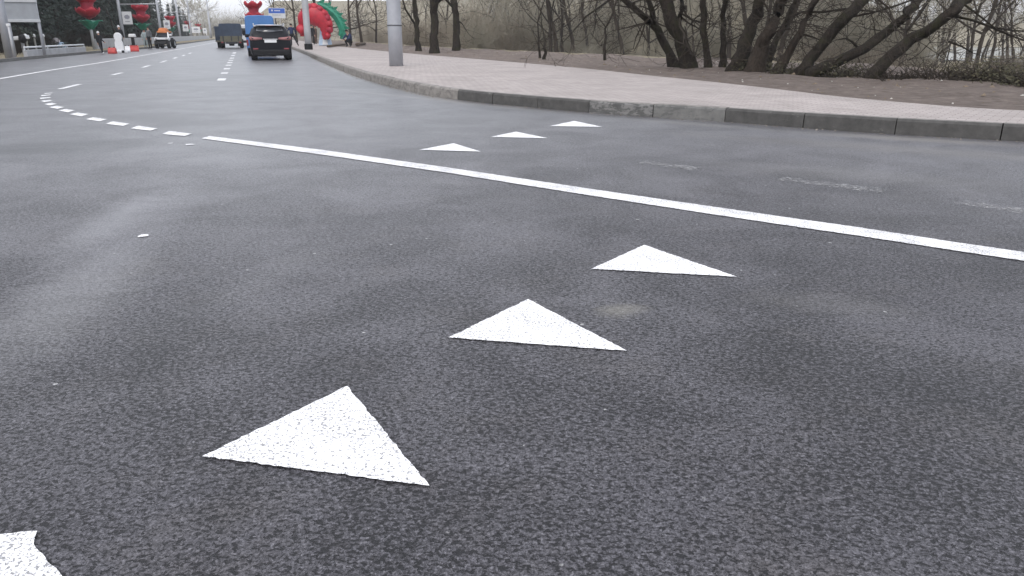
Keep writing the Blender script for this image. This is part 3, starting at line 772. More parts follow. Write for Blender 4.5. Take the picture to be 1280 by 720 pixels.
tile('undergrowth', [und], pl, M_TWIG, 'brownish undergrowth along the edge of the wood on the left', 'undergrowth')
# far wood closing the road, on a long scale
farp = [proto_bush(45, 9, 14, .12)]
pl = []
for i in range(150):
    px = r2.uniform(235, 470); d = r2.uniform(330, 520); p = at(px, 43, d)
    pl.append((p.x, p.y, -.3, r2.uniform(.55, 1.05), r2.uniform(0, 6), 0))
for i in range(110):
    px = r2.uniform(1000, 1400); d = r2.uniform(470, 560); p = at(px, 43, d)
    pl.append((p.x, p.y, tz(p.x, p.y) - .3, r2.uniform(.6, 1.2), r2.uniform(0, 6), 0))
tile('far_wood', farp, pl, M_GREYTWIG, 'hazy grey far wood beyond the end of the road and the water', 'wood')
# pebbles, litter and grit: on the bare soil and in the gutter along the kerb
def bits(name, pts, mat, label, cat, s0, s1):
    r2 = random.Random(len(pts)); q = MB()
    for p in pts:
        s_ = r2.uniform(s0, s1) * (1.8 if r2.random() < .06 else 1); a = r2.uniform(0, 3); u = Vector((math.cos(a), math.sin(a), 0)) * s_; v = Vector((-u.y, u.x, 0)) * r2.uniform(.4, .9); h = Vector((0, 0, s_ * r2.uniform(.3, .8))); p = Vector(p)
        q.add([p - u, p - v, p + u * .9, p + v, p + h + u * .2], [(0, 1, 4), (1, 2, 4), (2, 3, 4), (3, 0, 4)])
    tag(q.build(name, mat), label, cat, kind='stuff')
r2 = random.Random(91); cand = [(r2.uniform(-12, 22), r2.uniform(6, 55)) for _ in range(9000)]
cz, cs_, _, cq = terrain(np.array([c[0] for c in cand]), np.array([c[1] for c in cand]))
sel = [(c[0], c[1], float(z)) for c, z, s_, q_ in zip(cand, cz, cs_, cq) if s_ > .25 and q_ < 1.5]
bits('soil_litter', sel[:1100], simple('dry leaf litter', (.16, .125, .09), .9, 0, .4, 20), 'scattered dead leaves and clods on the bare soil', 'litter', .015, .05)
bits('pebbles', sel[1100:1400], simple('pale pebble', (.50, .48, .44), .8, 0, .25, 20), 'scattered pale pebbles on the bare soil', 'pebbles', .012, .03)
gl = [p for p in resample(KERB, .02) if p.y > 2 and p.y < 40]; gt = []
for p in gl:
    if r2.random() < .55: o_ = -abs(r2.gauss(0, .09)) - .01; gt.append((p.x - .7 * abs(o_) + r2.uniform(-.01, .01), p.y - .7 * abs(o_), .001))
bits('gutter_grit', gt, simple('gutter grit', (.20, .18, .155), .9, 0, .5, 20), 'fine grit lying in the gutter along the kerb', 'grit', .006, .018)
# water in the valley
b = MB(); n = 40; c0 = Vector((150, 250, 0))
pts = [Vector((c0.x + 135 * math.cos(2 * math.pi * k / n) * (1 + .1 * math.sin(k * 1.7)), c0.y + 150 * math.sin(2 * math.pi * k / n) * (1 + .08 * math.cos(k * 2.3)), 0)) for k in range(n)]
tw = NT('water'); tw.set(Base_Color=(.10, .12, .12), Roughness=.12, Specular_IOR_Level=.8); tw.bump(tw.noise(tw.co(), .8, 4, .6), .15, .05)
tag(flat('water', pts, -2.95, tw.m), kind='structure')

# ------------------------------------------------------------------ street furniture, right side
def pole_thing(name, px, py, topz, r0, r1, lean_px, label, mat, z=HK, ring=None, group=None, arm=None, foot=None):
    b_ = G(px, py, z); e = empty(name, b_)
    p = MB(); prof = [(r0, 0), (r0, topz * .5), (r1, topz)]
    m = mpp(b_)
    p.lathe([(0, 0), (r0, 0), (r0, 1.2), (r0 * .97, topz * .3), ((r0 + r1) / 2, topz * .6), (r1, topz), (0, topz)], 24)
    p.build('pole', mat, e, smooth=True)
    tag(e, label, 'street lamp' if arm else 'pole', group)
    if ring:
        for i, rz_ in enumerate(ring):
            q = MB(); q.lathe([(r0 * .99, rz_ - .012), (r0 + .012, rz_ - .010), (r0 + .012, rz_ + .010), (r0 * .97, rz_ + .012)], 24)
            q.build('collar', M_POLE2 if i else M_DKMETAL, e)
    if foot:
        q = MB(); q.lathe([(r0 + .03, .0), (r0 + .05, .02), (r0 + .05, .34), (r0 + .01, .36)], 16); q.build('foot_sleeve', M_BLACKPL, e)
    if arm:
        az_, L_, zz = arm; d = Vector((math.cos(az_), math.sin(az_), 0))
        q = MB(); q.tube([(0, 0, zz - .2), tuple(d * L_ * .4 + Vector((0, 0, zz + .35))), tuple(d * L_ + Vector((0, 0, zz + .5)))], [.06, .05, .045], 8)
        a = q.build('arm', mat, e, smooth=True)
        h_ = MB(); h_.box(tuple(d * (L_ + .3) + Vector((0, 0, zz + .5))), (.75, .3, .12), az_); h_.build('lamp_head', M_DKMETAL, e, bevel=.03)
    return e
b0 = G(495.5, 82, HK); m0 = mpp(b0)
pole_thing('lamp_pole', 495.5, 82.3, 9.0, 8.6 * m0, 6 * m0, 0, 'thick light grey steel pole standing on the pink pavement', M_POLE, ring=(1.19, 1.24), arm=(math.pi + R(18), 2.0, 8.9))
pole_thing('lamp_pole', 386, 62, 8.5, .21, .15, 0, 'grey pole with a black foot beside the red flower', M_POLE2, foot=True, arm=(math.pi + R(18), 1.8, 8.4))

# information sign behind the black car
s0 = G(350, 58, 0); e = empty('road_sign', s0, ROADYAW); m = mpp(s0)
tag(e, 'blue and white rectangular sign on two posts above the black car', 'sign')
hz = lambda py: HC + (YH - py) * m
for xo in (-.25, .25):
    q = MB(); q.tube([(xo * 1.0, .03, -.1), (xo, .03, hz(12))], .035, 8); q.build('post', M_POLE2, e)
q = MB(); q.box((0, 0, (hz(12) + hz(24)) / 2), (20 * m, .04, hz(12) - hz(24))); pan = q.build('panel', M_WHITE2, e, bevel=.01)
q = MB(); q.box((0, -.023, (hz(12.6) + hz(18.3)) / 2), (19 * m, .006, hz(12.6) - hz(18.3))); fld = q.build('blue_field', M_SIGNBLUE, e)
q = MB()
zc = (hz(12.6) + hz(18.3)) / 2
q.box((-.42, -.028, zc + .02), (.14, .006, .12)); q.add([(-.52, -.031, zc + .03), (-.42, -.031, zc + .15), (-.32, -.031, zc + .03)], [(0, 2, 1)])
x = -.22
for wd in (.10, .07, .12, .09, .05, .11): q.box((x + wd / 2, -.028, zc + .02), (wd * .8, .006, .09)); x += wd
q.build('symbols', M_WHITE2, e)
q = MB(); x = -.45
for wd in (.14, .08, .16, .1, .13, .12, .1): q.box((x + wd / 2, -.028, zc - .37), (wd * .8, .006, .05)); x += wd
q.build('lettering', M_INK, e)

# ------------------------------------------------------------------ tulip decorations
def petal_cup(mb, c, R0, H, n, open_=1.0, tip=.25, ph=0, mi=0):
    for i in range(n):
        a = ph + 2 * math.pi * i / n; rows = []
        for u in np.linspace(0, 1, 8):
            r_ = R0 * (math.sin(u * math.pi * .62) * 1.02 * open_ + .04 * u); z_ = H * u
            hw = .62 * math.pi / n * 2 * (math.sin(math.pi * min(1, u * .78 + .1)) ** .6) * (1 - .95 * max(0, (u - .62) / .38) ** 1.4)
            row = []
            for v in np.linspace(-1, 1, 7):
                an = a + v * hw; rr = r_ * (1 + tip * .25 * (1 - abs(v)) - .05 * abs(v))
                row.append(Vector((c[0] + rr * math.cos(an), c[1] + rr * math.sin(an), c[2] + z_)))
            rows.append(row)
        mb.grid(rows, mi)
def leaf_strip(mb, base, d, L, wd, droop, rise):
    d = Vector(d).normalized(); s_ = d.cross(Vector((0, 0, 1))); rows = []
    for u in np.linspace(0, 1, 9):
        p = Vector(base) + d * L * u + Vector((0, 0, rise * math.sin(u * math.pi * .55) - droop * u * u)); ww = wd * math.sin(math.pi * min(1, (.12 + u * .88))) ** .8
        rows.append([p - s_ * ww + Vector((0, 0, .25 * ww)), p, p + s_ * ww + Vector((0, 0, .25 * ww))])
    mb.grid(rows)
def tulip(loc, label, scale=1.0, rz=0, group='red tulip decorations on posts', double=True, lean=0):
    e = empty('tulip_decoration', loc, rz, scale); tag(e, label, 'decoration', group)
    q = MB(); q.tube([(0, 0, -.05), (0, 0, 2.0)], .10, 10); q.build('post', M_POLE2, e, smooth=True)
    q = MB()
    for a in (0.2, math.pi - .2, math.pi / 2, -math.pi / 2, .9, math.pi - .9): leaf_strip(q, (0, 0, 1.35), (math.cos(a), math.sin(a), 0), .92, .42, .0, .62)
    q.build('leaves', M_GREEN, e, smooth=True, solid=.03)
    q = MB(); petal_cup(q, (0, 0, 2.05), .80, .86, 6, 1.0, -.2, ph=.3); q.build('bloom', M_RED, e, smooth=True, solid=.03)
    if double:
        q = MB(); petal_cup(q, (0, 0, 2.92), .80, .92, 6, .98, -.2, ph=.8); q.build('bloom', M_RED, e, smooth=True, solid=.03)
    q = MB(); q.lathe([(0, 2.1), (.45, 2.25), (.55, 2.6), (.4, 3.0), (.5, 3.3), (.42, 3.6), (0, 3.75)], 12); q.build('flower_core', M_RED2, e, smooth=True)
    return e
def gpt(px, py, z=0): return G(px, py, z)
def side(px, Y): p = at(px, 50, Y); return Vector((p.x, p.y, max(0, tz(p.x, p.y) if True else 0)))
tulip(side(116, 57.5), 'red double-bloom tulip decoration nearest the large grey sign panel')
tulip(side(181, 84), 'red double-bloom tulip decoration on a white post left of the small utility vehicle', 1.05, .4)
tulip(side(216, 135), 'red tulip decoration just beyond the small utility vehicle', 1.05, .9)
tulip(side(237, 175), 'small far red tulip decoration between the white placards', 1.0, 1.9)
tulip(side(250, 222), 'farthest red tulip decoration on the left roadside', 1.0, .1)
p = RD * 66 + RN * 2.2
t_ = side(321, 74); tulip(t_, 'red tulip decoration rising behind the blue van', 1.05, 1.0)

# ------------------------------------------------------------------ big red flower lying on the pavement
f0 = G(402, 57.5, HK); m = mpp(f0); e = empty('giant_flower', f0); tag(e, 'giant red flower with a green serrated leaf, arching over the pavement beside the grey pole', 'decoration')
def F_(px, py, dy=0): return Vector(((px - 402) * m, dy, (57.5 - py) * m))
arc = [(379, 46, 2.5), (379.5, 33, 3.5), (384, 22, 8), (391, 20.5, 11.5), (400, 22, 12.5), (406.5, 28, 10.5), (409.5, 35, 8), (409, 42, 5.5), (407, 47, 3), (406.5, 50, 1.2)]
q = MB(); r2 = random.Random(5)
rows = []; cs = smooth_line([F_(a, b_) for a, b_, _ in arc], 2)
ws = np.interp(np.linspace(0, 1, len(cs)), np.linspace(0, 1, len(arc)), [c for *_, c in arc]) * m
for i, (c, ww) in enumerate(zip(cs, ws)):
    t = (cs[min(i + 1, len(cs) - 1)] - cs[max(i - 1, 0)]).normalized(); nn = Vector((-t.z, 0, t.x))
    k = 1 + .10 * (i % 4 == 0) - .05 * (i % 4 == 2)
    rows.append([c + nn * ww * k * math.cos(a) + Vector((0, ww * .75 * math.sin(a), 0)) for a in np.linspace(0, 2 * math.pi, 14, endpoint=False)])
q.grid(rows, closed=True); q.f += [list(range(14))[::-1], [len(q.v) - 14 + k for k in range(14)]]; q.m += [0, 0]
q.build('bloom', M_RED, e, smooth=True)
for k, (a, b_, ang, L) in enumerate([(392, 11, 60, 10), (399, 11, 40, 10), (405, 14, 25, 10), (410, 19, 5, 10), (414, 25, -15, 10), (416, 32, -30, 10), (416, 39, -45, 9), (413, 45, 10, 8), (386, 14, 95, 9), (379, 40, 260, 11)]):
    q = MB(); rows = []; d = Vector((math.cos(R(ang)), -.15, math.sin(R(ang)))); s_ = Vector((-math.sin(R(ang)), 0, math.cos(R(ang))))
    c = F_(a, b_, -.30) - d * L * m * .66
    for u in np.linspace(0, 1, 7):
        ww = L * m * .55 * math.sin(math.pi * (.15 + .85 * u)) ** .8; p_ = c + d * L * m * u
        rows.append([p_ - s_ * ww, p_ + Vector((0, -.18 * math.sin(math.pi * u), 0)), p_ + s_ * ww])
    q.grid(rows); q.build('petal', M_RED if k % 2 else M_RED2, e, smooth=True, solid=.05)
q = MB()
garc = [(400, 8), (407, 11), (414, 15), (420, 20), (424, 26), (427, 33), (428, 40), (425, 46)]
gs = smooth_line([F_(a, b_, .5) for a, b_ in garc], 1); rows = []
for i, c in enumerate(gs):
    t = (gs[min(i + 1, len(gs) - 1)] - gs[max(i - 1, 0)]).normalized(); nn = Vector((-t.z, 0, t.x)); ww = 5.2 * m * math.sin(math.pi * (i + 1.5) / (len(gs) + 2)) ** .5
    rows.append([c - nn * ww, c + Vector((0, -.15, 0)), c + nn * ww])
q.grid(rows)
for i in range(1, len(gs) - 1):
    t = (gs[i + 1] - gs[i - 1]).normalized(); nn = Vector((-t.z, 0, t.x)); nn = nn if nn.x > 0 else -nn
    L = (9.5 if i % 2 else 6) * m; q.add([gs[i] - t * .30, gs[i] + t * .30, gs[i] + nn * L + t * .25, gs[i] + nn * L * .5 + Vector((0, -.12, 0))], [(0, 3, 2), (1, 2, 3), (0, 1, 3)])
q.build('leaf', M_GREEN, e, smooth=False, solid=.04)
q = MB(); q.box(tuple(F_(405, 46, .55)), (16 * m, .5, 22 * m), taper=.55); q.build('plinth', M_PALEBLUE, e, bevel=.04)
q = MB(); q.box(tuple(F_(406, 50, .22)), (7 * m, .06, 12 * m), taper=.5); q.build('plinth_panel', M_WHITE2, e)

# logs lying at the edge of the grass
for (a, b_), (c, d), r_, lab in [((410, 59.5), (432, 56.5), .09, 'weathered beam lying on the paving beside the crouching person'), ((446, 58), (456, 56), .13, 'short dark log on the grass right of the crouching person')]:
    A_, B_ = G(a, b_, HK + .02), G(c, d, HK + .02); mid = (A_ + B_) / 2; q = MB()
    q.tube([A_ - mid + Vector((0, 0, r_)), Vector((0, 0, r_ * 1.1)), B_ - mid + Vector((0, 0, r_))], [r_, r_ * .95, r_ * .8], 8, jit=.12)
    tag(q.build('log', M_WOOD, None, smooth=True, loc=mid), lab, 'log')

# ------------------------------------------------------------------ people
def person(loc, rz, J, label, jacket, trousers, hair=M_HAIR, scale=1.0, shoes=M_SHOE, group=None):
    """J: joints (pelvis chest neck head, l/r shoulder elbow wrist, l/r hip knee ankle toe) in metres"""
    V, E_, Rr, Part = [], [], [], []
    def add(p, r, par, part):
        V.append(Vector(p)); Rr.append(r * (1.14 if part != 2 and r > .03 else 1)); Part.append(part)
        if par is not None: E_.append((par, len(V) - 1))
        return len(V) - 1
    pel = add(J['pelvis'], .145, None, 1); bel = add(Vector(J['pelvis']).lerp(Vector(J['chest']), .5), .135, pel, 0)
    ch = add(J['chest'], .155, bel, 0); nk = add(J['neck'], .062, ch, 2)
    hd = add(Vector(J['neck']).lerp(Vector(J['head']), .62), .078, nk, 2); h2 = add(J['head'], .095, hd, 2)
    hdir = (Vector(J['head']) - Vector(J['neck'])).normalized(); add(Vector(J['head']) + hdir * .09, .062, h2, 2)
    for s_ in 'lr':
        sh_ = add(J[s_ + 'sh'], .072, ch, 0); el = add(J[s_ + 'el'], .052, sh_, 0); wr = add(J[s_ + 'wr'], .032, el, 0)
        d = (Vector(J[s_ + 'wr']) - Vector(J[s_ + 'el'])).normalized(); o_ = d.orthogonal().normalized(); pm = add(Vector(J[s_ + 'wr']) + d * .07, .034, wr, 2)
        for k in range(4):
            off = o_ * (k - 1.5) * .021; f1 = add(V[pm] + off + d * .045, .010, pm, 2); f2 = add(V[f1] + (d + o_.cross(d) * .5) * .03, .009, f1, 2); add(V[f2] + (d * .5 + o_.cross(d)) * .02, .008, f2, 2)
        th = add(V[wr] + d * .03 + o_ * .045, .011, wr, 2); add(V[th] + d * .04 + o_ * .01, .009, th, 2)
        hp = add(J[s_ + 'hip'], .098, pel, 1); kn = add(J[s_ + 'kn'], .066, hp, 1); an = add(J[s_ + 'an'], .045, kn, 1); add(J[s_ + 'toe'], .042, an, 3)
    me = bpy.data.meshes.new('b'); me.from_pydata([tuple(v) for v in V], E_, []); o = bpy.data.objects.new('b', me); COL.objects.link(o)
    sk = o.modifiers.new('s', 'SKIN'); sk.use_smooth_shade = True
    for i, r_ in enumerate(Rr): me.skin_vertices[0].data[i].radius = (r_, r_)
    me.skin_vertices[0].data[0].use_root = True
    sb = o.modifiers.new('u', 'SUBSURF'); sb.levels = 1; sb.render_levels = 1
    bpy.context.view_layer.update(); dg = bpy.context.evaluated_depsgraph_get()
    m2 = bpy.data.meshes.new_from_object(o.evaluated_get(dg)); bpy.data.objects.remove(o)
    for mt in (jacket, trousers, M_SKIN, shoes): m2.materials.append(mt)
    Vn = np.array([tuple(v) for v in V]); Ei = np.array(E_); A_ = Vn[Ei[:, 0]]; B_ = Vn[Ei[:, 1]]
    for pg in m2.polygons:
        c = np.array(pg.center); ab = B_ - A_; t = np.clip(((c - A_) * ab).sum(1) / (ab * ab).sum(1), 0, 1)
        dd = np.linalg.norm(A_ + ab * t[:, None] - c, axis=1) / np.maximum(.03, np.array([Rr[j] for j in Ei[:, 1]])); k = int(dd.argmin()); pg.material_index = Part[Ei[k, 1]] if t[k] > .35 else (Part[Ei[k, 0]] if Part[Ei[k, 1]] != 1 or Part[Ei[k, 0]] != 0 else 0)
        pg.use_smooth = True
    e = bpy.data.objects.new('person', m2); COL.objects.link(e); e.location = loc; e.rotation_euler = (0, 0, rz); e.scale = (scale,) * 3
    tag(e, label, 'person', group)
    # hair cap, nose and ears
    H = Vector(J['head']); q = MB(); fw = Vector((0, -1, 0)) if 'face' not in J else Vector(J['face']).normalized()
    rows = []
    for th_ in np.linspace(0.02, math.pi * .62, 7):
        rows.append([H + hdir * (.03 + .125 * math.cos(th_)) + (Matrix.Rotation(a, 3, hdir) @ fw) * .105 * math.sin(th_) * (1 if abs((a + math.pi) % (2 * math.pi) - math.pi) > .8 else max(.0, 1 - .25 * max(0, th_ - .9))) - fw * .015 for a in np.linspace(0, 2 * math.pi, 14, endpoint=False)])
    q.grid(rows, closed=True); q.build('hair', hair, e, smooth=True)
    q = MB(); c = H + fw * .098 - hdir * .01; s_ = fw.cross(hdir); q.add([c + hdir * .03, c - hdir * .02 - s_ * .017, c - hdir * .02 + s_ * .017, c - hdir * .02 + fw * .025], [(0, 3, 1), (0, 2, 3), (1, 3, 2)]); q.build('nose', M_SKIN, e, smooth=True)
    return e
def stand(**k):
    J = dict(pelvis=(0, 0, .93), chest=(0, 0, 1.32), neck=(0, 0, 1.50), head=(0, 0, 1.64), lsh=(.19, 0, 1.42), lel=(.25, .02, 1.12), lwr=(.25, -.05, .86), rsh=(-.19, 0, 1.42), rel=(-.25, .02, 1.12), rwr=(-.25, -.05, .86),
             lhip=(.10, 0, .88), lkn=(.11, -.02, .48), lan=(.12, .02, .09), ltoe=(.13, -.14, .04), rhip=(-.10, 0, .88), rkn=(-.11, -.02, .48), ran=(-.12, .02, .09), rtoe=(-.13, -.14, .04)); J.update(k); return J
# striding person in blue, seen from behind
person(G(366, 57.5, HK), math.pi + R(10), stand(lkn=(.08, -.06, .48), lan=(.08, 0, .09), rhip=(-.10, 0, .88), rkn=(-.28, .10, .50), ran=(-.46, .30, .12), rtoe=(-.50, .20, .04), chest=(.02, -.06, 1.32), neck=(.02, -.08, 1.5), head=(.02, -.10, 1.64), rel=(-.33, .02, 1.14), rwr=(-.28, -.12, .95), lel=(.33, .02, 1.14), lwr=(.28, -.12, .95), face=(0, -1, 0)),
       'person in a navy blue jacket striding on the pavement right of the black car', M_NAVY, M_BLKCL)
person(G(391, 56, HK), .3, stand(), 'person in black standing under the giant red flower beside the grey pole', M_BLKCL, M_BLKCL)
person(G(395.5, 55, HK), -.8, stand(lel=(.22, -.1, 1.12), lwr=(.15, -.3, 1.05)), 'person in brown half hidden behind the one in black under the red flower', M_BROWNCL, M_BROWNCL)
person(G(437, 58.5, HK), -.5, dict(pelvis=(0, .18, .34), chest=(0, -.02, .68), neck=(0, -.12, .84), head=(0, -.20, .97), lsh=(.18, -.06, .78), lel=(.24, -.28, .56), lwr=(.14, -.46, .48), rsh=(-.18, -.06, .78), rel=(-.24, -.28, .56), rwr=(-.14, -.46, .48),
       lhip=(.10, .14, .32), lkn=(.18, -.26, .48), lan=(.15, -.02, .09), ltoe=(.17, -.16, .04), rhip=(-.10, .14, .32), rkn=(-.18, -.26, .48), ran=(-.15, -.02, .09), rtoe=(-.17, -.16, .04)),
       'person in a dark blue jacket crouching at the edge of the grass', M_NAVY, M_BLKCL, scale=1.15)
person(G(127, 67.5), 1.2, stand(rkn=(-.14, -.16, .50), ran=(-.14, -.34, .12), rtoe=(-.14, -.46, .08), lwr=(.25, -.22, .95)), 'person in black with a white cap walking by the left barrier', M_BLKCL, M_BLKCL, hair=M_WHITE, scale=.72, shoes=M_WHITE)
person(G(188.5, 61), -.4, stand(), 'person in grey standing left of the small utility vehicle', M_GREYCL, M_BLKCL, scale=.95)
person(G(183, 60), .5, stand(lwr=(.12, -.25, 1.0)), 'person in pale teal clothes next to the one in grey', M_TEALCL, M_TEALCL, scale=.85)
person(G(152.5, 61), .9, stand(), 'person in dark clothes half hidden behind the white rounded board', M_BLKCL, M_GREYCL, hair=M_WHITE, scale=1.0)

# ------------------------------------------------------------------ vehicles
def wheel(parent, c, r, wd, rim=M_SILVER):
    q = MB(); prof = [(r * .62, -wd / 2), (r * .93, -wd / 2), (r, -wd * .36), (r, wd * .36), (r * .93, wd / 2), (r * .62, wd / 2), (r * .62, -wd / 2)]
    q.lathe(prof, 24); w_ = q.build('wheel', M_RUBBER, parent, smooth=False); w_.rotation_euler = (0, math.pi / 2, 0); w_.location = c
    q = MB(); q.lathe([(0, wd * .30), (r * .15, wd * .32), (r * .6, wd * .22), (r * .63, wd * .42), (r * .63, -wd * .42), (0, -wd * .3)], 20); q.build('rim', rim, w_)
    return w_
def loft(stations, n=6):
    """stations: (y, half-width bottom, mid, belt, roof, z bottom, z mid, z belt, z roof)"""
    rows = []
    for y, wb, wm, wl, wr, zb, zm, zl, zr in stations:
        half = [(0, zb), (wb * .85, zb), (wb, zb + .06), (wm, zm), (wl, zl), ((wl + wr) / 2 + .01, (zl + zr) / 2), (wr, zr - .07), (wr * .86, zr - .015), (wr * .5, zr), (0, zr + .005)]
        rows.append([Vector((x_, y, z_)) for x_, z_ in half] + [Vector((-x_, y, z_)) for x_, z_ in half[-2:0:-1]])
    return rows
# black SUV, rear towards the camera
c0 = G(340.5, 75.5); e = empty('suv', (c0.x, c0.y, 0), ROADYAW); tag(e, 'black suv with a white number plate driving away, nearest of the vehicles', 'car')
st = [(-.02, .76, .80, .76, .50, .34, .62, .92, .96), (.03, .84, .88, .83, .70, .25, .64, 1.0, 1.04), (.20, .87, .90, .86, .71, .23, .65, 1.04, 1.22), (.42, .88, .90, .87, .68, .22, .66, 1.05, 1.46),
      (.9, .88, .90, .88, .68, .22, .66, 1.04, 1.50), (1.8, .88, .90, .88, .68, .22, .66, 1.02, 1.51), (2.6, .88, .90, .88, .66, .22, .66, 1.0, 1.46), (3.3, .88, .90, .86, .70, .22, .64, .96, 1.02), (4.1, .86, .88, .82, .66, .24, .60, .84, .90), (4.35, .78, .80, .72, .5, .32, .56, .70, .74)]
q = MB(); q.grid(loft(st), closed=True); nn = len(loft(st)[0]); q.f += [list(range(nn)), [len(q.v) - nn + k for k in range(nn)][::-1]]; q.m += [0, 0]
body = q.build('body', M_CARBLACK, e, smooth=True); mm = body.modifiers.new('e', 'EDGE_SPLIT'); mm.split_angle = R(38)
q = MB(); q.grid([[Vector((-.60, .205, 1.09)), Vector((0, .175, 1.075)), Vector((.60, .205, 1.09))], [Vector((-.575, .305, 1.27)), Vector((0, .265, 1.28)), Vector((.575, .305, 1.27))], [Vector((-.54, .375, 1.405)), Vector((0, .34, 1.42)), Vector((.54, .375, 1.405))]])
q.v = [(x_, y_ - .045, z_) for x_, y_, z_ in q.v]; q.build('rear_window', M_GLASS, e, smooth=True, solid=.01)
for s_ in (-1, 1):
    q = MB(); q.grid([[Vector((s_ * x_, y_, z_)) for x_, y_, z_ in row] for row in [[(.885, .85, 1.08), (.885, 1.8, 1.07), (.875, 2.6, 1.06), (.80, 3.05, 1.06)], [(.745, .75, 1.38), (.735, 1.8, 1.42), (.73, 2.45, 1.36), (.76, 2.8, 1.15)]]]); q.build('side_window', M_GLASS, e, solid=.01)
    q = MB(); q.grid([[Vector((s_ * x_, y_, z_)) for x_, y_, z_ in row] for row in [[(.34, -.035, .90), (.60, -.045, .87), (.84, .0, .86), (.905, .16, .90)], [(.36, .0, .97), (.62, -.015, .99), (.83, .05, 1.02), (.89, .22, 1.02)]]]); q.build('tail_light', M_REFL, e, smooth=True, solid=.03)
    q = MB(); q.box((s_ * .66, -.035, .50), (.22, .04, .06)); q.build('reflector', M_LAMP, e, bevel=.01)
    q = MB(); q.tube([(s_ * .66, .5, 1.53), (s_ * .66, .7, 1.565), (s_ * .66, 2.3, 1.565), (s_ * .66, 2.5, 1.51)], .022, 8); q.build('roof_rail', M_SILVER, e, smooth=True)
    q = MB(); q.box((s_ * 1.0, 2.75, 1.05), (.2, .12, .15)); q.build('side_mirror', M_CARBLACK, e, bevel=.03)
    for y_ in (.75, 3.45): wheel(e, (s_ * .755, y_, .34), .34, .27)
q = MB(); q.box((0, -.055, .82), (.52, .02, .115)); pt = q.build('number_plate', M_WHITE, e, bevel=.006)
q = MB(); q.box((0, -.06, .905), (.62, .03, .035)); q.build('tailgate_trim', M_CHROME, e, bevel=.008)
q = MB(); q.box((0, .01, .33), (1.62, .16, .26)); q.build('bumper', M_BLACKPL, e, bevel=.05)
q = MB(); q.box((0, .28, 1.475), (1.16, .24, .035)); q.build('spoiler', M_CARBLACK, e, bevel=.012)
q = MB(); q.grid([[Vector((x_, y_, 1.525 - .06 * abs(x_) ** 2 - (.05 if y_ in (.32, 2.6) else 0))) for x_ in (-.66, -.4, 0, .4, .66)] for y_ in (.32, .8, 1.8, 2.6)]); q.build('roof_panel', M_SILVER, e, smooth=True, solid=.03)  # silver sheet added over the black roof to stand for reflected sky
q = MB(); q.box((0, .15, 1.478), (.34, .02, .02)); q.build('brake_light', M_LAMP, e)
q = MB(); q.tube([(0, .13, 1.1), (.28, .12, 1.13), (.42, .14, 1.15)], .012, 6); q.build('wiper', M_BLACKPL, e)

# blue van
c0 = G(328.5, 70.5); e = empty('van', (c0.x, c0.y, 0), ROADYAW); tag(e, 'bright blue panel van ahead of the black suv, its left side showing', 'van')
m = mpp(c0); hv = 48 * m; wv = 17.5 * m
def bx_rows(wd, z0, z1, ys_, r_=.14):
    rows = []
    for y, k, zt in ys_:
        w_ = wd * k; z_ = z0 + (z1 - z0) * zt
        half = [(0, z0), (w_ * .96, z0), (w_, z0 + .08), (w_, (z0 + z_) / 2), (w_ * .97, z_ - r_), (w_ * .97 - r_ * .35, z_ - r_ * .3), (w_ * .97 - r_, z_), (0, z_ + .02)]
        rows.append([Vector((x_, y, zz)) for x_, zz in half] + [Vector((-x_, y, zz)) for x_, zz in half[-2:0:-1]])
    return rows
q = MB(); rr = bx_rows(wv, .28, hv, [(0, .97, .985), (.05, 1, 1), (1.5, 1, 1), (3.0, 1, 1), (3.5, .98, .9), (4.0, .95, .62), (4.6, .93, .55), (4.7, .9, .45)]); q.grid(rr, closed=True); nn = len(rr[0]); q.f += [list(range(nn)), [len(q.v) - nn + k for k in range(nn)][::-1]]; q.m += [0, 0]
bo = q.build('body', M_VANBLUE, e, smooth=True); bo.modifiers.new('e', 'EDGE_SPLIT').split_angle = R(35)
for s_ in (-1, 1):
    q = MB(); q.box((s_ * wv * .48, -.012, hv * .55), (wv * .86, .02, hv * .74)); dr = q.build('rear_door', M_VANBLUE, e, bevel=.03)
    q = MB(); q.box((s_ * .08, -.035, hv * .45), (.03, .03, .18)); q.build('handle', M_BLACKPL, dr)
    q = MB(); q.box((s_ * wv * .93, -.02, hv * .34), (.10, .05, .30)); q.build('tail_light', M_LAMP, e, bevel=.01)
    q = MB(); q.box((s_ * (wv + .12), 3.5, hv * .58), (.16, .10, .28)); q.build('side_mirror', M_BLACKPL, e, bevel=.03)
    for y_ in (.8, 3.7): wheel(e, (s_ * (wv - .12), y_, .31), .31, .2)
q = MB(); q.box((0, -.05, .36), (wv * 1.9, .14, .16)); q.build('bumper', M_BLACKPL, e, bevel=.03)
# dark truck with a canvas top
c0 = G(290, 60.3); e = empty('truck', (c0.x, c0.y, 0), ROADYAW); m = mpp(c0); tag(e, 'dark canvas-covered truck with a khaki tailboard, ahead in the left lane', 'truck')
T_ = lambda px: (px - 290) * m; ht = 29 * m
q = MB(); rr = bx_rows(13.2 * m, ht * .47, ht, [(0, 1, 1), (.1, 1, 1), (1.2, 1, 1.02), (2.4, 1, .99), (3.6, 1, 1.01)], .1); q.grid(rr, closed=True); nn = len(rr[0]); q.f += [list(range(nn)), [len(q.v) - nn + k for k in range(nn)][::-1]]; q.m += [0, 0]
q.build('canvas_cover', M_TARP, e, smooth=False)
q = MB(); q.box((0, -.03, ht * .38), (25 * m, .08, ht * .24)); tb = q.build('tailboard', M_KHAKI, e, bevel=.02)
for x_ in (-.6, .05, .6): q = MB(); q.box((x_, -.075, ht * .40), (.1, .03, ht * .2)); q.build('hinge', M_DKMETAL, tb)
